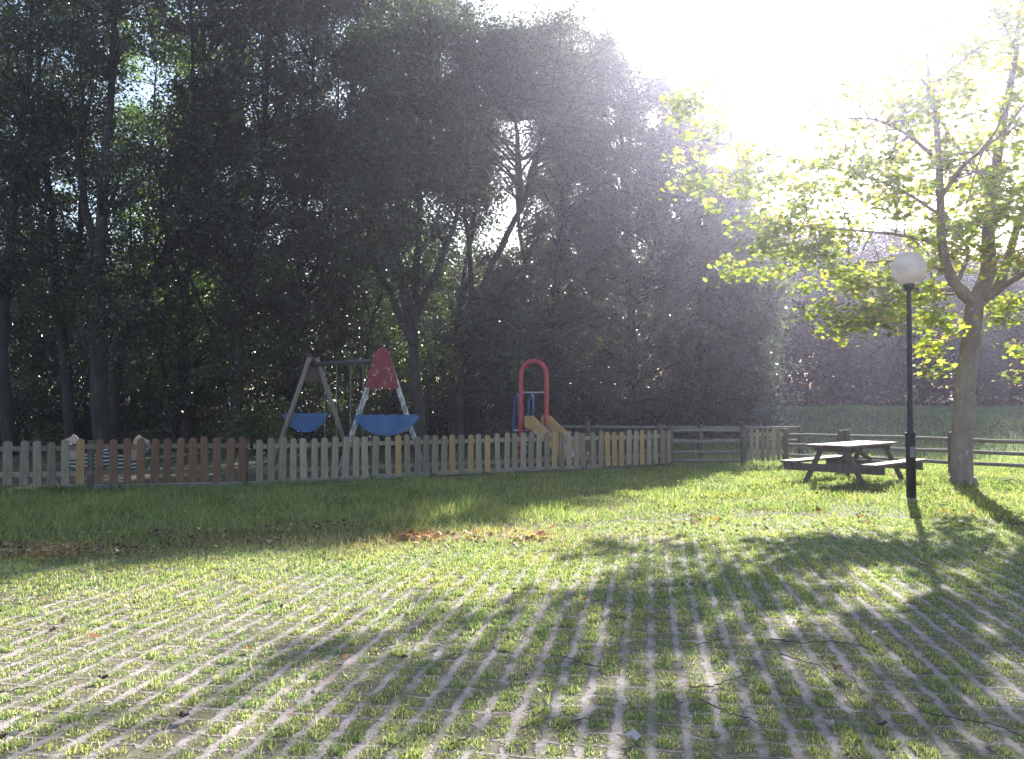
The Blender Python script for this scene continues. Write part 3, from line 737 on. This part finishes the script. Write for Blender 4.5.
    for rx_, ry_, a, b, dd, ds, k in regs:
        if rx_ > 1050: k = max(2, int(k * .62))
        if rx_ < 780 and ry_ < 240: k = int(k * .85)
        if 780 <= rx_ <= 1050: k = int(k * 1.45)
        for _ in range(k):
            an = random.uniform(0, 2 * math.pi); rr = math.sqrt(random.random())
            c = P(rx_ + a * rr * math.cos(an), ry_ + b * rr * math.sin(an), D + dd + random.gauss(0, ds * .6))
            best = min(sp, key=lambda s_: (s_[0] - c).length + random.uniform(0, .5))
            dist = (best[0] - c).length
            mb.tube(bez(best[0], c, (0, 0, .08 * dist), 5), [min(best[1] * .7, .014 + .004 * dist) * (1 - .17 * i) for i in range(5)], 4, cap=False)
            for _ in range(random.randint(2, 4)):
                e = c + Vector((random.gauss(0, .28), random.gauss(0, .28), random.gauss(-.05, .10)))
                mb.tube([c, e], [.006, .003], 3, cap=False)
                m_ = random.randint(8, 15)
                tt = rng.random((m_, 1))
                allp.append(np.array(tuple(c))[None] * (1 - tt) + np.array(tuple(e))[None] * tt + rng.normal(0, 1, (m_, 3)) * np.array([.12, .12, .07]))
    pp = np.concatenate(allp); n_ = len(pp)
    mb.build('trunk', M['bark_pale'], root, smooth=True)
    s_ = rng.uniform(.6, 1.25, n_)
    leaf_mesh('crown', pp, .122 * s_, .115 * s_, M['leaf_maple'], root, flat=.55, drop=.6, lobed=True)
    print('maple leaves', n_)
plane_tree()

# ------------------------------------------------------------------ street lamp
def lamp():
    b = GX(910, 13.7)
    root = empty('street_lamp', b, 'black lamp post with a white globe standing in the grass beside the picnic table', 'street lamp')
    mb = MB(); mb.lathe([(.075, -.03), (.075, 1.06), (.070, 1.10), (.046, 1.13), (.043, 2.4), (.038, 3.30), (.038, 3.42)], b, 20)
    mb.build('pole', M['lamp_black'], root, smooth=True)
    mb = MB(); mb.lathe([(.15, -.02), (.15, .02), (.14, .035), (.09, .04)], b, 20); mb.build('base_plate', M['kerb'], root)
    mb = MB(); mb.lathe([(.082, 1.03), (.086, 1.045), (.086, 1.085), (.078, 1.10)], b, 20); mb.build('collar', M['lamp_black'], root)
    mb = MB(); mb.lathe([(.012, 0), (.016, .01), (.012, .022)], b + Vector((-.085, -.02, 1.08)), 8); mb.build('bolt', M['steel'], root)
    mb = MB(); mb.lathe([(.07, 3.40), (.085, 3.43), (.085, 3.49), (.06, 3.52)], b, 20); mb.build('globe_holder', M['lamp_black'], root, smooth=True)
    mb = MB(); pr = []
    for i in range(17):
        a = -math.pi / 2 + .22 + (math.pi - .22) * i / 16; pr.append((max(.001, .268 * math.cos(a)), .268 * math.sin(a)))
    mb.lathe(pr, b + Vector((0, 0, 3.745)), 32); mb.build('globe', M['globe'], root, smooth=True)
    mb = MB()  # sticker curved round the pole
    k = 7; vs_ = []
    for z in (.70, .87):
        for i in range(k):
            a = -math.pi / 2 - .55 + 1.1 * i / (k - 1); vs_.append((b.x + .0775 * math.cos(a), b.y + .0775 * math.sin(a), z))
    mb.add(vs_, [(i, i + 1, k + i + 1, k + i) for i in range(k - 1)]); mb.build('sticker', M['sticker'], root)
lamp()

# ------------------------------------------------------------------ picnic table
def picnic():
    A = Vector((5.37, 16.9, 0)); B = Vector((6.72, 15.5, 0))
    ax = (B - A).normalized(); lx_ = Vector((-ax.y, ax.x, 0))           # lx_ runs away from camera
    if lx_.y < 0: lx_ = -lx_
    o = (A + B) / 2
    Wd = (B - A).length
    root = empty('picnic_table', o, 'weathered wooden picnic table with two attached benches on the sunlit grass', 'picnic table')
    def pt(s, l, z): return o + ax * s + lx_ * l + Vector((0, 0, z))
    LEN = 2.2
    for s0 in (-.32, -.107, .107, .32):
        pass
    mb = MB()
    for i in range(5):
        s0 = -.34 + i * .17
        mb.beam(pt(s0, -.14, .745 + random.uniform(-.003, .003)), pt(s0, LEN - .05, .745 + random.uniform(-.003, .003)), .155, .042)
    mb.build('tabletop', M['wood_table'], root, bevel=.006)
    for sd in (-1, 1):
        mb = MB()
        for j in range(2):
            s0 = sd * (Wd / 2 - .10 - j * .165)
            mb.beam(pt(s0, -.16, .415), pt(s0, LEN + .02, .415), .15, .045)
        mb.build('bench_seat', M['wood_table'], root, bevel=.006)
    for l in (.10, LEN - .3):
        mb = MB()
        mb.beam(pt(-Wd / 2 - .02, l, .315), pt(Wd / 2 + .02, l, .315), .05, .15)
        mb.build('seat_beam', M['wood_post'], root, bevel=.012)
        mb = MB(); mb.beam(pt(-.36, l + .003, .685), pt(.36, l + .003, .685), .048, .10); mb.build('top_beam', M['wood_post'], root, bevel=.006)
        for sd in (-1, 1):
            mb = MB(); mb.beam(pt(sd * .60, l + .052, -.04), pt(sd * .22, l + .052, .72), .045, .095); mb.build('leg', M['wood_post'], root, bevel=.005)
    mb = MB(); mb.beam(pt(0, .26, .41), pt(0, LEN - .9, .70), .08, .05); mb.beam(pt(0, LEN - .42, .41), pt(0, .95, .70), .08, .05)
    mb.build('brace', M['wood_post'], root)
picnic()

# ------------------------------------------------------------------ picket fences
def picket_mesh(name, mat, wd, h, tilt=0):
    mb = MB(); out = [(-wd / 2, 0), (wd / 2, 0), (wd / 2, h - wd * .42)]
    for i in range(1, 8):
        a = math.pi * i / 8; out.append((wd / 2 * math.cos(a), h - wd * .42 + wd * .42 * math.sin(a)))
    out.append((-wd / 2, h - wd * .42))
    mb.prism(out, .022, (0, 0, 0), (1, 0, 0), (0, 0, 1))
    me = bpy.data.meshes.new(name); me.from_pydata(mb.v, [], mb.f); me.materials.append(M[mat]); me.update(); return me
def at_line(px, a, b):
    """point of ground line a-b seen at column px"""
    u = (px - 512) / F; d = b - a
    t_ = (a.x - u * a.y) / (u * d.y - d.x); return a + d * t_
def picket_fence(a, b, pk, posts, label, zt, zb, wd=.105, group='picket fences of the playground', rail_mat='wood_grey', name='picket_fence', ov=.0):
    """pk: list of (px, material)"""
    dr = (b - a).normalized(); nrm = Vector((dr.y, -dr.x, 0))        # towards the camera
    root = empty(name, (a + b) / 2, label, 'fence', group)
    inv = root.matrix_basis.inverted()
    cache = {}
    ang = math.atan2(dr.y, dr.x)
    for px, mt in pk:
        wv = wd * random.choice((.94, 1.0, 1.05))
        key = (mt, round(wv, 4))
        if key not in cache: cache[key] = picket_mesh('picket', mt, wv, zt - zb)
        p = at_line(px, a, b)
        o = bpy.data.objects.new('picket', cache[key]); COL.objects.link(o); o.parent = root
        o.location = inv @ (p + nrm * .045 + Vector((0, 0, zb + random.uniform(-.012, .012))))
        o.rotation_euler = (random.uniform(-.012, .012), random.uniform(-.03, .03), ang + random.uniform(-.02, .02))
        o.scale = (1, 1, random.uniform(.955, 1.02))
        if mt == 'wood_tan' and label.startswith('long'): o['label'] = 'fresh tan replacement picket'
    for px in posts:
        p = at_line(px, a, b)
        mb = MB(); mb.box(p - nrm * .045 + Vector((0, 0, (zt - .04) / 2 - .05)), (.095, .095, zt + .04), rz=ang); mb.build('post', M['wood_post'], root, bevel=.006)
    for z in (zb + (zt - zb) * .80, zb + (zt - zb) * .24):
        mb = MB(); mb.beam(a - nrm * .0 + Vector((0, 0, z)) - dr * ov, b + Vector((0, 0, z)) + dr * ov, .045, .085)
        mb.build('rail', M[rail_mat], root, bevel=.004)
    return root
q0, q1, q2, q4 = GX(-75, 14.5), GX(84, 15.0), GX(250, 15.5), GX(668, 20.3)
pk = [(x_, 'wood_grey') for x_ in (-72, -58.5, -45, -31.5, -18, -4, 9.8, 25.5, 39.5, 53.5, 67.5)]
picket_fence(q0, q1, pk, (-66,), 'short run of grey weathered pickets left of the ochre picket', .93, .13, .14)
pk = [(82, 'wood_tan')] + [(x_, 'wood_brown') for x_ in (101, 115.5, 129, 142, 156, 168.5, 181, 194, 206, 218.5, 231, 243)]
f2 = picket_fence(q1 + Vector((.03, 0, 0)), q2, pk, (91, 246), 'reddish brown picket run in front of the zebra spring riders', .955, .14, .132, rail_mat='wood_grey')
xl = [259.7, 271, 282, 293, 303.6, 314.4, 324.2, 334.3, 344.8, 355.4, 364.8, 374.4, 388, 397.7, 406.9, 417, 425.3, 434, 443, 451.7, 460.6, 469.3, 478, 486.4, 497, 505.6, 513.8, 522, 529.5, 537.5, 545.5, 553, 560.3, 567.9, 575.2, 582, 592.3, 599.4, 606.4, 613.4, 620, 627.5, 634, 640.8, 647.6, 654.2, 660.8, 667.3]
tan = {397.7, 451.7, 469.3, 486.4, 606.4, 613.4, 620, 640.8, 553}
pk = [(x_, 'wood_tan' if x_ in tan else 'wood_grey') for x_ in xl]
picket_fence(q2 + Vector((.06, .03, 0)), q4, pk, (374.4, 434, 487, 585, 664), 'long grey picket run with scattered fresh tan pickets, passing in front of swings and slide', .93, .12, .124, ov=.0)
g0, g1 = GX(748, 20.6), GX(783, 20.9)
pk = [(x_, 'wood_grey') for x_ in (750, 755.5, 761, 766.5, 772, 777)]
picket_fence(g0, g1, pk, (), 'narrow grey picket gate panel between rail fence posts', .93, .16, .085, name='picket_gate')

# ------------------------------------------------------------------ rail fences
def rail_fence(name, label, posts, zr, ptop=None, thick=.09, group='rail fences'):
    """posts: (px, depth, top z)"""
    pts = [GX(a, d) for a, d, _ in posts]
    root = empty(name, pts[0], label, 'fence', group)
    for p, (a, d, z) in zip(pts, posts):
        if z > 0:
            mb = MB(); gz = float(gh(p.x, p.y)); mb.box(p + Vector((0, 0, z / 2 - .05 + gz)), (thick * 1.25, thick * 1.25, z + .1), rz=.2); mb.build('post', M['wood_post'], root, bevel=.012)
    for i in range(len(pts) - 1):
        for z in zr:
            mb = MB(); g0_ = float(gh(pts[i].x, pts[i].y)); g1_ = float(gh(pts[i + 1].x, pts[i + 1].y))
            off_ = Vector((0, thick * .7, 0))
            mb.tube([pts[i] + off_ + Vector((0, 0, z + g0_)), (pts[i] + pts[i + 1]) / 2 + off_ + Vector((0, 0, z + (g0_ + g1_) / 2 + random.uniform(-.015, .015))), pts[i + 1] + off_ + Vector((0, 0, z + g1_))], .042, 8)
            mb.build('rail', M['wood_rail'], root, smooth=False)
rail_fence('rail_fence', 'wooden rail fence between the picket fence end and the gate panel', [(670, 20.4, 1.0), (743, 20.6, 1.02)], (.88, .62, .36, .16))
rail_fence('rail_fence', 'long low rail fence running behind the picnic table and the mottled trunk', [(785, 20.9, .92), (846, 20.0, .92), (951, 18.4, .93), (1060, 17.0, .95), (1200, 16.2, .95)], (.77, .52, .27))
p_ = GX(840, 20.0)
rail_fence('rail_fence', 'darker rail fence glimpsed behind the playground slide', [(556, 24.2, .0), (588, 24.0, 1.05), (700, 23.6, .95), (800, 23.5, .9)], (.86, .5))
mb = MB(); mb.box(GX(840.5, 19.9) + Vector((0, 0, .42)), (.11, .11, 1.0), rz=.2)
props(mb.build('fence_post', M['wood_post'], bevel=.012), 'spare wooden post standing close beside a rail fence post behind the picnic table', 'post')
mb = MB(); mb.box(GX(659.5, 20.5) + Vector((0, 0, .48)), (.12, .12, 1.1), rz=.4)
props(mb.build('fence_post', M['wood_post'], bevel=.012), 'taller wooden post at the far end of the long picket run', 'post')

# pale kerb lines at the foot of the picket fence
mb = MB()
k1, k2, k3, k4 = GX(70, 15.45), GX(250, 16.0), GX(450, 18.6), GX(600, 20.3)
for a, b in ((k1, k2), (k2, k3), (k3, k4)): mb.beam(a + Vector((0, 0, .02)), b + Vector((0, 0, .02)), .10, .12)
props(mb.build('kerb', M['kerb'], bevel=.008), kind='structure')

# ------------------------------------------------------------------ swing set
def swing():
    ZB = 2.54
    Lc, Rc = GX(313, 21.7), GX(383, 19.5)
    bd_ = (Rc - Lc).normalized(); fd = Vector((.90, .436, 0)).normalized()
    root = empty('swing_set', (Lc + Rc) / 2, 'wooden A-frame swing set with red gable board and blue scalloped boards', 'swing set')
    mb = MB(); mb.tube([Lc - bd_ * .05 + Vector((0, 0, ZB)), Rc + bd_ * .05 + Vector((0, 0, ZB))], .055, 12); mb.build('crossbar', M['steel_dark'], root, smooth=True)
    for ci, (c, sp_, mt) in enumerate(((Lc, 1.02, 'pole_wood'), (Rc, 1.02, 'pole_wood_pale'))):
        for sd in (-1, 1):
            mb = MB(); mb.tube([c + fd * sd * sp_ + Vector((0, 0, -.05)), c + fd * sd * .09 + Vector((0, 0, ZB + .16))], .062, 10); mb.build('leg', M[mt], root, smooth=True)
    # red gable board on the outer side of each frame
    out = [(-.36, 1.86)]
    for i in range(9):
        out.append((-.30 + .6 * i / 8, 1.86 - (.05 if i % 2 else -.02)))
    out += [(.36, 1.86), (.30, 2.2), (.17, 2.62), (.11, 2.74), (.0, 2.80), (-.11, 2.74), (-.17, 2.62), (-.30, 2.2)]
    for c, s_, sc_ in ((Rc, 1, 1.0), (Lc, -1, .98)):
        pos_ = c + bd_ * s_ * .12 - fd * (.09 if s_ > 0 else .02)
        bw = 1.0 if s_ > 0 else .74
        mb = MB(); mb.prism([(x_ * sc_ * 1.06 * bw, (z_ if s_ > 0 else max(z_, 2.14)) * sc_ + .04) for x_, z_ in out], .03, pos_, fd, (0, 0, 1)); mb.build('gable_board', M['red_worn'], root, bevel=.004)
        if s_ < 0:
            mb = MB(); mb.prism([(x_ * sc_ * bw * .99, max(z_, 2.12) * sc_ + .01) for x_, z_ in out], .02, pos_ + bd_ * .035 + fd * .045, fd, (0, 0, 1)); mb.build('gable_back_shade', M['wood_post'], root, bevel=.004)  # dark sheet added to paint shade on the gable's unlit back
        # white faded emblem squiggle on the near board
        # blue board across the legs
        ob = []
        for i in range(17):
            t_ = i / 16; ob.append((-.74 + 1.56 * t_, 1.26 + .045 * abs(math.sin(t_ * math.pi * 6)) + (-.03 if i in (0, 16) else 0)))
        for i in range(1, 16):
            t_ = 1 - i / 16; ob.append((-.74 + 1.56 * t_, .80 + .40 * abs(2 * t_ - 1) ** 2.2))
        mb = MB(); mb.prism([(x_ * bw, z_) for x_, z_ in ob], .025, c + bd_ * s_ * .10 - (fd * .16 if s_ < 0 else fd * 0), fd, (0, 0, 1)); mb.build('blue_board', M['blue'], root, bevel=.004)
    mb = MB()
    mb.tube([Rc + bd_ * .145 + fd * -.02 + Vector((0, 0, 2.36)), Rc + bd_ * .145 + fd * .07 + Vector((0, 0, 2.33)), Rc + bd_ * .145 + fd * .03 + Vector((0, 0, 2.26)), Rc + bd_ * .145 + fd * .12 + Vector((0, 0, 2.20)), Rc + bd_ * .145 + fd * .10 + Vector((0, 0, 2.06))], .014, 5)
    mb.build('faded_emblem', M['pole_wood_pale'], root)
    # two swings
    Lb = (Rc - Lc).length
    for t0, t1 in ((325, 336.5), (350.5, 363)):
        t0, t1 = [(at_line(a_, Lc, Rc) - Lc).length / Lb for a_ in (t0, t1)]
        for t_ in (t0, t1):
            p = Lc + (Rc - Lc) * t_; mb = MB()
            z = ZB - .05; k = 0
            mb.tube([p + Vector((0, 0, ZB - .05)), p + Vector((0, 0, .50))], .011, 6); mb.build('chain', M['chain'], root)
        m0 = Lc + (Rc - Lc) * t0; m1 = Lc + (Rc - Lc) * t1
        mb = MB(); mb.beam(m0 - bd_ * .03 + Vector((0, 0, .48)), m1 + bd_ * .03 + Vector((0, 0, .48)), .2, .04); mb.build('seat', M['rubber'], root, bevel=.01)
swing()

# ------------------------------------------------------------------ slide
def slide():
    D = 22.5
    def q(px, py, dd=0): return P(px, py, D + dd)
    c = GX(533, D)
    root = empty('slide', c, 'playground slide with red tube arch, blue handrails and tan side panels', 'slide')
    xl_, xr_ = q(521, 400).x, q(546.5, 400).x; rr = (xr_ - xl_) / 2; zt = q(0, 361).z - rr * 1.15
    pts = [Vector((xl_, D, 0))] + [Vector((xl_, D, z)) for z in (1.0, zt)]
    for i in range(1, 12):
        a = math.pi * i / 12; pts.append(Vector(((xl_ + xr_) / 2 - rr * math.cos(a), D, zt + rr * 1.15 * math.sin(a))))
    pts += [Vector((xr_, D, zt)), Vector((xr_, D, 1.0)), Vector((xr_, D, 0))]
    mb = MB(); mb.tube(pts, .062, 12); mb.build('arch', M['red'], root, smooth=True)
    zb = q(0, 392.5).z
    mb = MB(); mb.tube([Vector((xl_, D - .02, zb)), Vector((xr_ + .06, D - .02, zb))], .022, 8); mb.build('crossbar', M['steel'], root, smooth=True)
    PZ = .98
    mb = MB(); mb.box(((xl_ + xr_) / 2, D + .36, PZ - .03), (xr_ - xl_ + .02, .72, .05)); mb.build('platform', M['wood_post'], root, bevel=.004)
    # blue handrails on the ladder side
    for px in (515, 530):
        x0 = q(px, 400).x
        mb = MB(); zt2 = q(0, 395).z
        mb.tube([Vector((x0 - .06, D + 1.15, 0)), Vector((x0 - .04, D + .95, 1.1)), Vector((x0, D + .8, zt2 - .06)), Vector((x0 + .05, D + .74, zt2 + .02)), Vector((x0 + .10, D + .70, zt2 - .05)), Vector((x0 + .11, D + .69, .95))], .03, 8)
        mb.build('handrail', M['blue'], root, smooth=True)
    mb = MB()
    for i in range(4):
        z = .2 + i * .2; y_ = D + 1.12 - i * .09
        mb.beam((q(514, 0).x, y_, z), (q(531, 0).x, y_, z), .10, .03)
    mb.build('ladder_step', M['steel'], root)
    # sliding bed runs down to the right and towards the camera
    st = Vector(((xl_ + xr_) / 2 + .05, D - .05, PZ)); en = Vector((q(575, 0).x * .93, D - 1.7, .22))
    dr = (en - st); flat = Vector((dr.x, dr.y, 0)).normalized(); sd = Vector((-flat.y, flat.x, 0))
    mb = MB(); mb.beam(st, en, .46, .03); mb.beam(en - flat * .01, en + flat * .35 + Vector((0, 0, -.03)), .46, .03); mb.build('chute', M['steel'], root)
    for s_ in (-1, 1):
        o_ = [(-.12, PZ + .22), (.28, PZ + .24), (dr.xy.length - .05, .42), (dr.xy.length + .18, .32), (dr.xy.length + .18, .12), (dr.xy.length - .1, .14), (.30, PZ - .18), (.24, PZ - .12), (-.05, PZ - .10), (-.12, PZ - .04)]
        mb = MB(); mb.prism(o_, .035, Vector((st.x, st.y, 0)) + sd * s_ * .26, flat, (0, 0, 1)); mb.build('side_panel', M['slide_tan'], root, bevel=.005)
    mb = MB()
    for s_ in (-1, 1):
        p = en + flat * .25 + sd * s_ * .2; mb = MB(); mb.box((p.x, p.y, .07), (.10, .06, .20)); mb.build('foot', M['slide_tan'], root)
    for x0 in (xl_, xr_):
        mb = MB(); mb.box((x0, D + .68, PZ / 2 - .03), (.08, .08, PZ)); mb.build('leg', M['steel_dark'], root)
slide()

# ------------------------------------------------------------------ spring riders
def rider(px, d, flip, label):
    o = GX(px, d)
    root = empty('spring_rider', o, label, 'spring rider', 'zebra spring riders')
    ax = Vector((1, .15, 0)).normalized(); nn = Vector((-ax.y, ax.x, 0))
    mb = MB(); pts = []
    for i in range(76):
        a = i / 75 * 2 * math.pi * 5.5; pts.append(o + Vector((.10 * math.cos(a), .10 * math.sin(a), .02 + .33 * i / 75)))
    mb.tube(pts, .014, 6); mb.build('spring', M['steel'], root, smooth=True)
    mb = MB(); mb.box(o + Vector((0, 0, .37)), (.30, .22, .03)); mb.build('mounting_plate', M['steel_dark'], root)
    f = flip
    body = [(-.34, .44), (-.38, .58), (-.36, .74), (-.28, .76), (-.10, .62), (.10, .61), (.18, .68), (.26, .88), (.36, .93), (.42, .86), (.47, .76), (.42, .70), (.34, .70), (.33, .52), (.26, .40), (.12, .37), (-.2, .37)]
    for s_ in (-1, 1):
        mb = MB(); mb.prism([(x_ * f, z_) for x_, z_ in body][::int(f)], .022, o + nn * s_ * .13, ax, (0, 0, 1)); mb.build('side_panel', M['zebra'], root)
    head = [(.14, .84), (.16, .94), (.22, 1.03), (.27, 1.05), (.30, 1.0), (.44, .94), (.46, .90), (.36, .88), (.28, .86)]
    mb = MB(); mb.prism([(x_ * f, z_) for x_, z_ in head][::int(f)], .05, o, ax, (0, 0, 1)); mb.build('head', M['cream'], root, bevel=.008)
    mb = MB(); mb.beam(o + ax * f * -.22 + Vector((0, 0, .63)), o + ax * f * .12 + Vector((0, 0, .63)), .24, .03); mb.build('seat', M['cream'], root, bevel=.008)
    mb = MB(); mb.prism([(f * x_, z_) for x_, z_ in [(.16, .56), (.36, .56), (.36, .80), (.16, .80)]][::int(f)], .03, o - nn * .155, ax, (0, 0, 1)); mb.build('chest_board', M['cream'], root, bevel=.005)
    mb = MB(); mb.tube([o + ax * f * .2 - nn * .28 + Vector((0, 0, .80)), o + ax * f * .2 + nn * .28 + Vector((0, 0, .80))], .016, 8); mb.build('handle', M['steel_dark'], root)
    root.scale = (.93, .93, .93)
rider(126, 15.75, 1, 'zebra striped spring rider with a cream head behind the brown pickets')
rider(88, 16.1, -1, 'zebra striped spring rider with a cream head behind the ochre picket')

# ------------------------------------------------------------------ fallen leaves
def litter(name, label, spots, mat, size):
    pos = []
    for px, py, sx, sy, k in spots:
        c = G(px, py); 
        pos.append(np.stack([rng.normal(c.x, sx, k), rng.normal(c.y, sy, k), .035 + np.where(k > 60, .12, .05) * rng.random(k)], -1))
    pos = np.concatenate(pos); n_ = len(pos)
    props(leaf_mesh(name, pos, size * rng.uniform(.5, 1.3, n_), size * .8 * rng.uniform(.5, 1.3, n_), M[mat], flat=.9, lobed=True), label, 'fallen leaves', kind='stuff')
litter('brown_leaf_litter', 'brown dead leaves lying along the shaded edge of the paving', [(60, 556, .7, .2, 230), (20, 558, .5, .18, 110), (160, 541, .4, .2, 110), (225, 545, .4, .18, 80), (270, 534, .5, .2, 120), (330, 531, .3, .2, 80), (480, 545, .5, .2, 40), (640, 530, .8, .3, 50), (780, 530, 1.2, .4, 50), (100, 600, 2, .6, 30), (500, 640, 2.5, 1.5, 40), (300, 600, 3, 1, 30), (960, 500, 1.5, .8, 90), (800, 500, 1.5, .8, 60), (850, 640, 2, 1.2, 30), (180, 490, 1.5, .4, 30), (930, 560, 1.5, 1, 40)], 'leaf_litter', .065)
litter('orange_leaf_litter', 'orange fallen leaves on the dry grass by the paving edge', [(412, 538, .16, .12, 34), (440, 540, .25, .12, 18), (530, 540, .14, .15, 20), (480, 538, .4, .2, 14), (700, 522, .3, .2, 10), (960, 520, .8, .4, 14), (160, 620, 1.5, .8, 6)], 'leaf_orange', .11)
def leaf_thing(px, py, size, mat, label, n=3, name='fallen_leaf'):
    c = G(px, py); mb = MB(); k = 9
    ring = []
    for i in range(k):
        a = 2 * math.pi * i / k; r_ = size * random.uniform(.55, 1.0) / 2
        ring.append((c.x + r_ * math.cos(a), c.y + r_ * .8 * math.sin(a), .03 + random.uniform(0, size * .32)))
    mb.add([(c.x, c.y, .022)] + ring, [(0, i + 1, (i + 1) % k + 1) for i in range(k)])
    props(mb.build(name, M[mat]), label, 'leaf', 'single leaves on the paving')
leaf_thing(183, 719, .085, 'leaf_blackish', 'crumpled blackened leaf on sunlit paver tufts')
leaf_thing(2, 741, .07, 'leaf_blackish', 'small black leaf at the very edge of the paving, next to a pale scrap')
leaf_thing(14, 738, .06, 'paper', 'small pale leaf next to a black one on the paving')
leaf_thing(634, 741, .095, 'paper', 'curled whitish leaf lying on a bare concrete strip')
leaf_thing(830, 727, .07, 'paper', 'whitish torn leaf on shaded paver tufts, beside a small dark one')
leaf_thing(882, 727, .06, 'leaf_blackish', 'small dark leaf on the shaded paving near a whitish torn one')
leaf_thing(250, 651, .06, 'leaf_orange', 'lone bright orange leaf standing among sunlit tufts')
leaf_thing(346, 660, .06, 'leaf_orange', 'orange brown leaf lying on a concrete strip in the sun')
leaf_thing(103, 681, .07, 'leaf_blackish', 'dark curled leaf in the long shadow streak on the paving')

# dark twigs and roots lying across the pavers
TW = [[(690, 690), (712, 688), (730, 680), (752, 676)], [(700, 700), (716, 708), (734, 716), (752, 720), (770, 735)], [(563, 657), (580, 664), (600, 668), (612, 664)], [(690, 650), (704, 643), (724, 640)], [(770, 640), (800, 644), (830, 642), (862, 648), (884, 655)], [(780, 655), (820, 668), (850, 690)], [(560, 730), (575, 722), (592, 719)], [(930, 715), (970, 722), (1000, 728), (1024, 738)], [(0, 695), (20, 691), (38, 688)], [(370, 655), (385, 648), (395, 645)], [(450, 745), (462, 740), (470, 738)]]
TL = ['dark forked twig lying across the shaded strips', 'thin dark twig curving down between shaded paver tufts', 'thin twig bent across two sunny strips', 'short dark twig on the paving above the forked twig', 'long wavy dark twig across the shaded paving', 'slanting dark twig below the long wavy one', 'short twig near the curled whitish leaf', 'long twig across the near right corner of the paving', 'straight twig at the left edge of the paving', 'short stub of twig in the long shadow streak', 'tiny twig at the bottom of the sunny strips']
for tw, lb in zip(TW, TL):
    pts = []
    for a, b in tw: 
        p = G(a, b); pts.append(Vector((p.x, p.y, .016 + random.uniform(0, .012))))
    # wobble
    rp = []
    for i in range(len(pts) - 1):
        for s_ in range(5): rp.append(pts[i].lerp(pts[i + 1], s_ / 5) + Vector((random.gauss(0, .004), random.gauss(0, .006), random.gauss(0, .003))))
    rp.append(pts[-1])
    mb = MB(); mb.tube(rp, [.0042 * (1 - .5 * i / len(rp)) for i in range(len(rp))], 5)
    props(mb.build('twig', M['twig']), lb, 'twig', 'twigs on the paving')

# ------------------------------------------------------------------ haze, added to stand in for lens glare
HZ = True
if HZ:
    mb = MB(); mb.box((0, 0, 11.5), (304, 304, 25.5))
    m, t, out = nmat('glare_haze')
    pv_ = N(t, 'VolumePrincipled'); pv_.inputs['Color'].default_value = (.80, .78, 1.0, 1); pv_.inputs['Density'].default_value = .00135
    pv_.inputs['Anisotropy'].default_value = .845
    t.links.new(pv_.outputs[0], out.inputs['Volume'])
    props(mb.build('haze', m), 'thin haze added in place of lens glare', 'haze', kind='stuff')
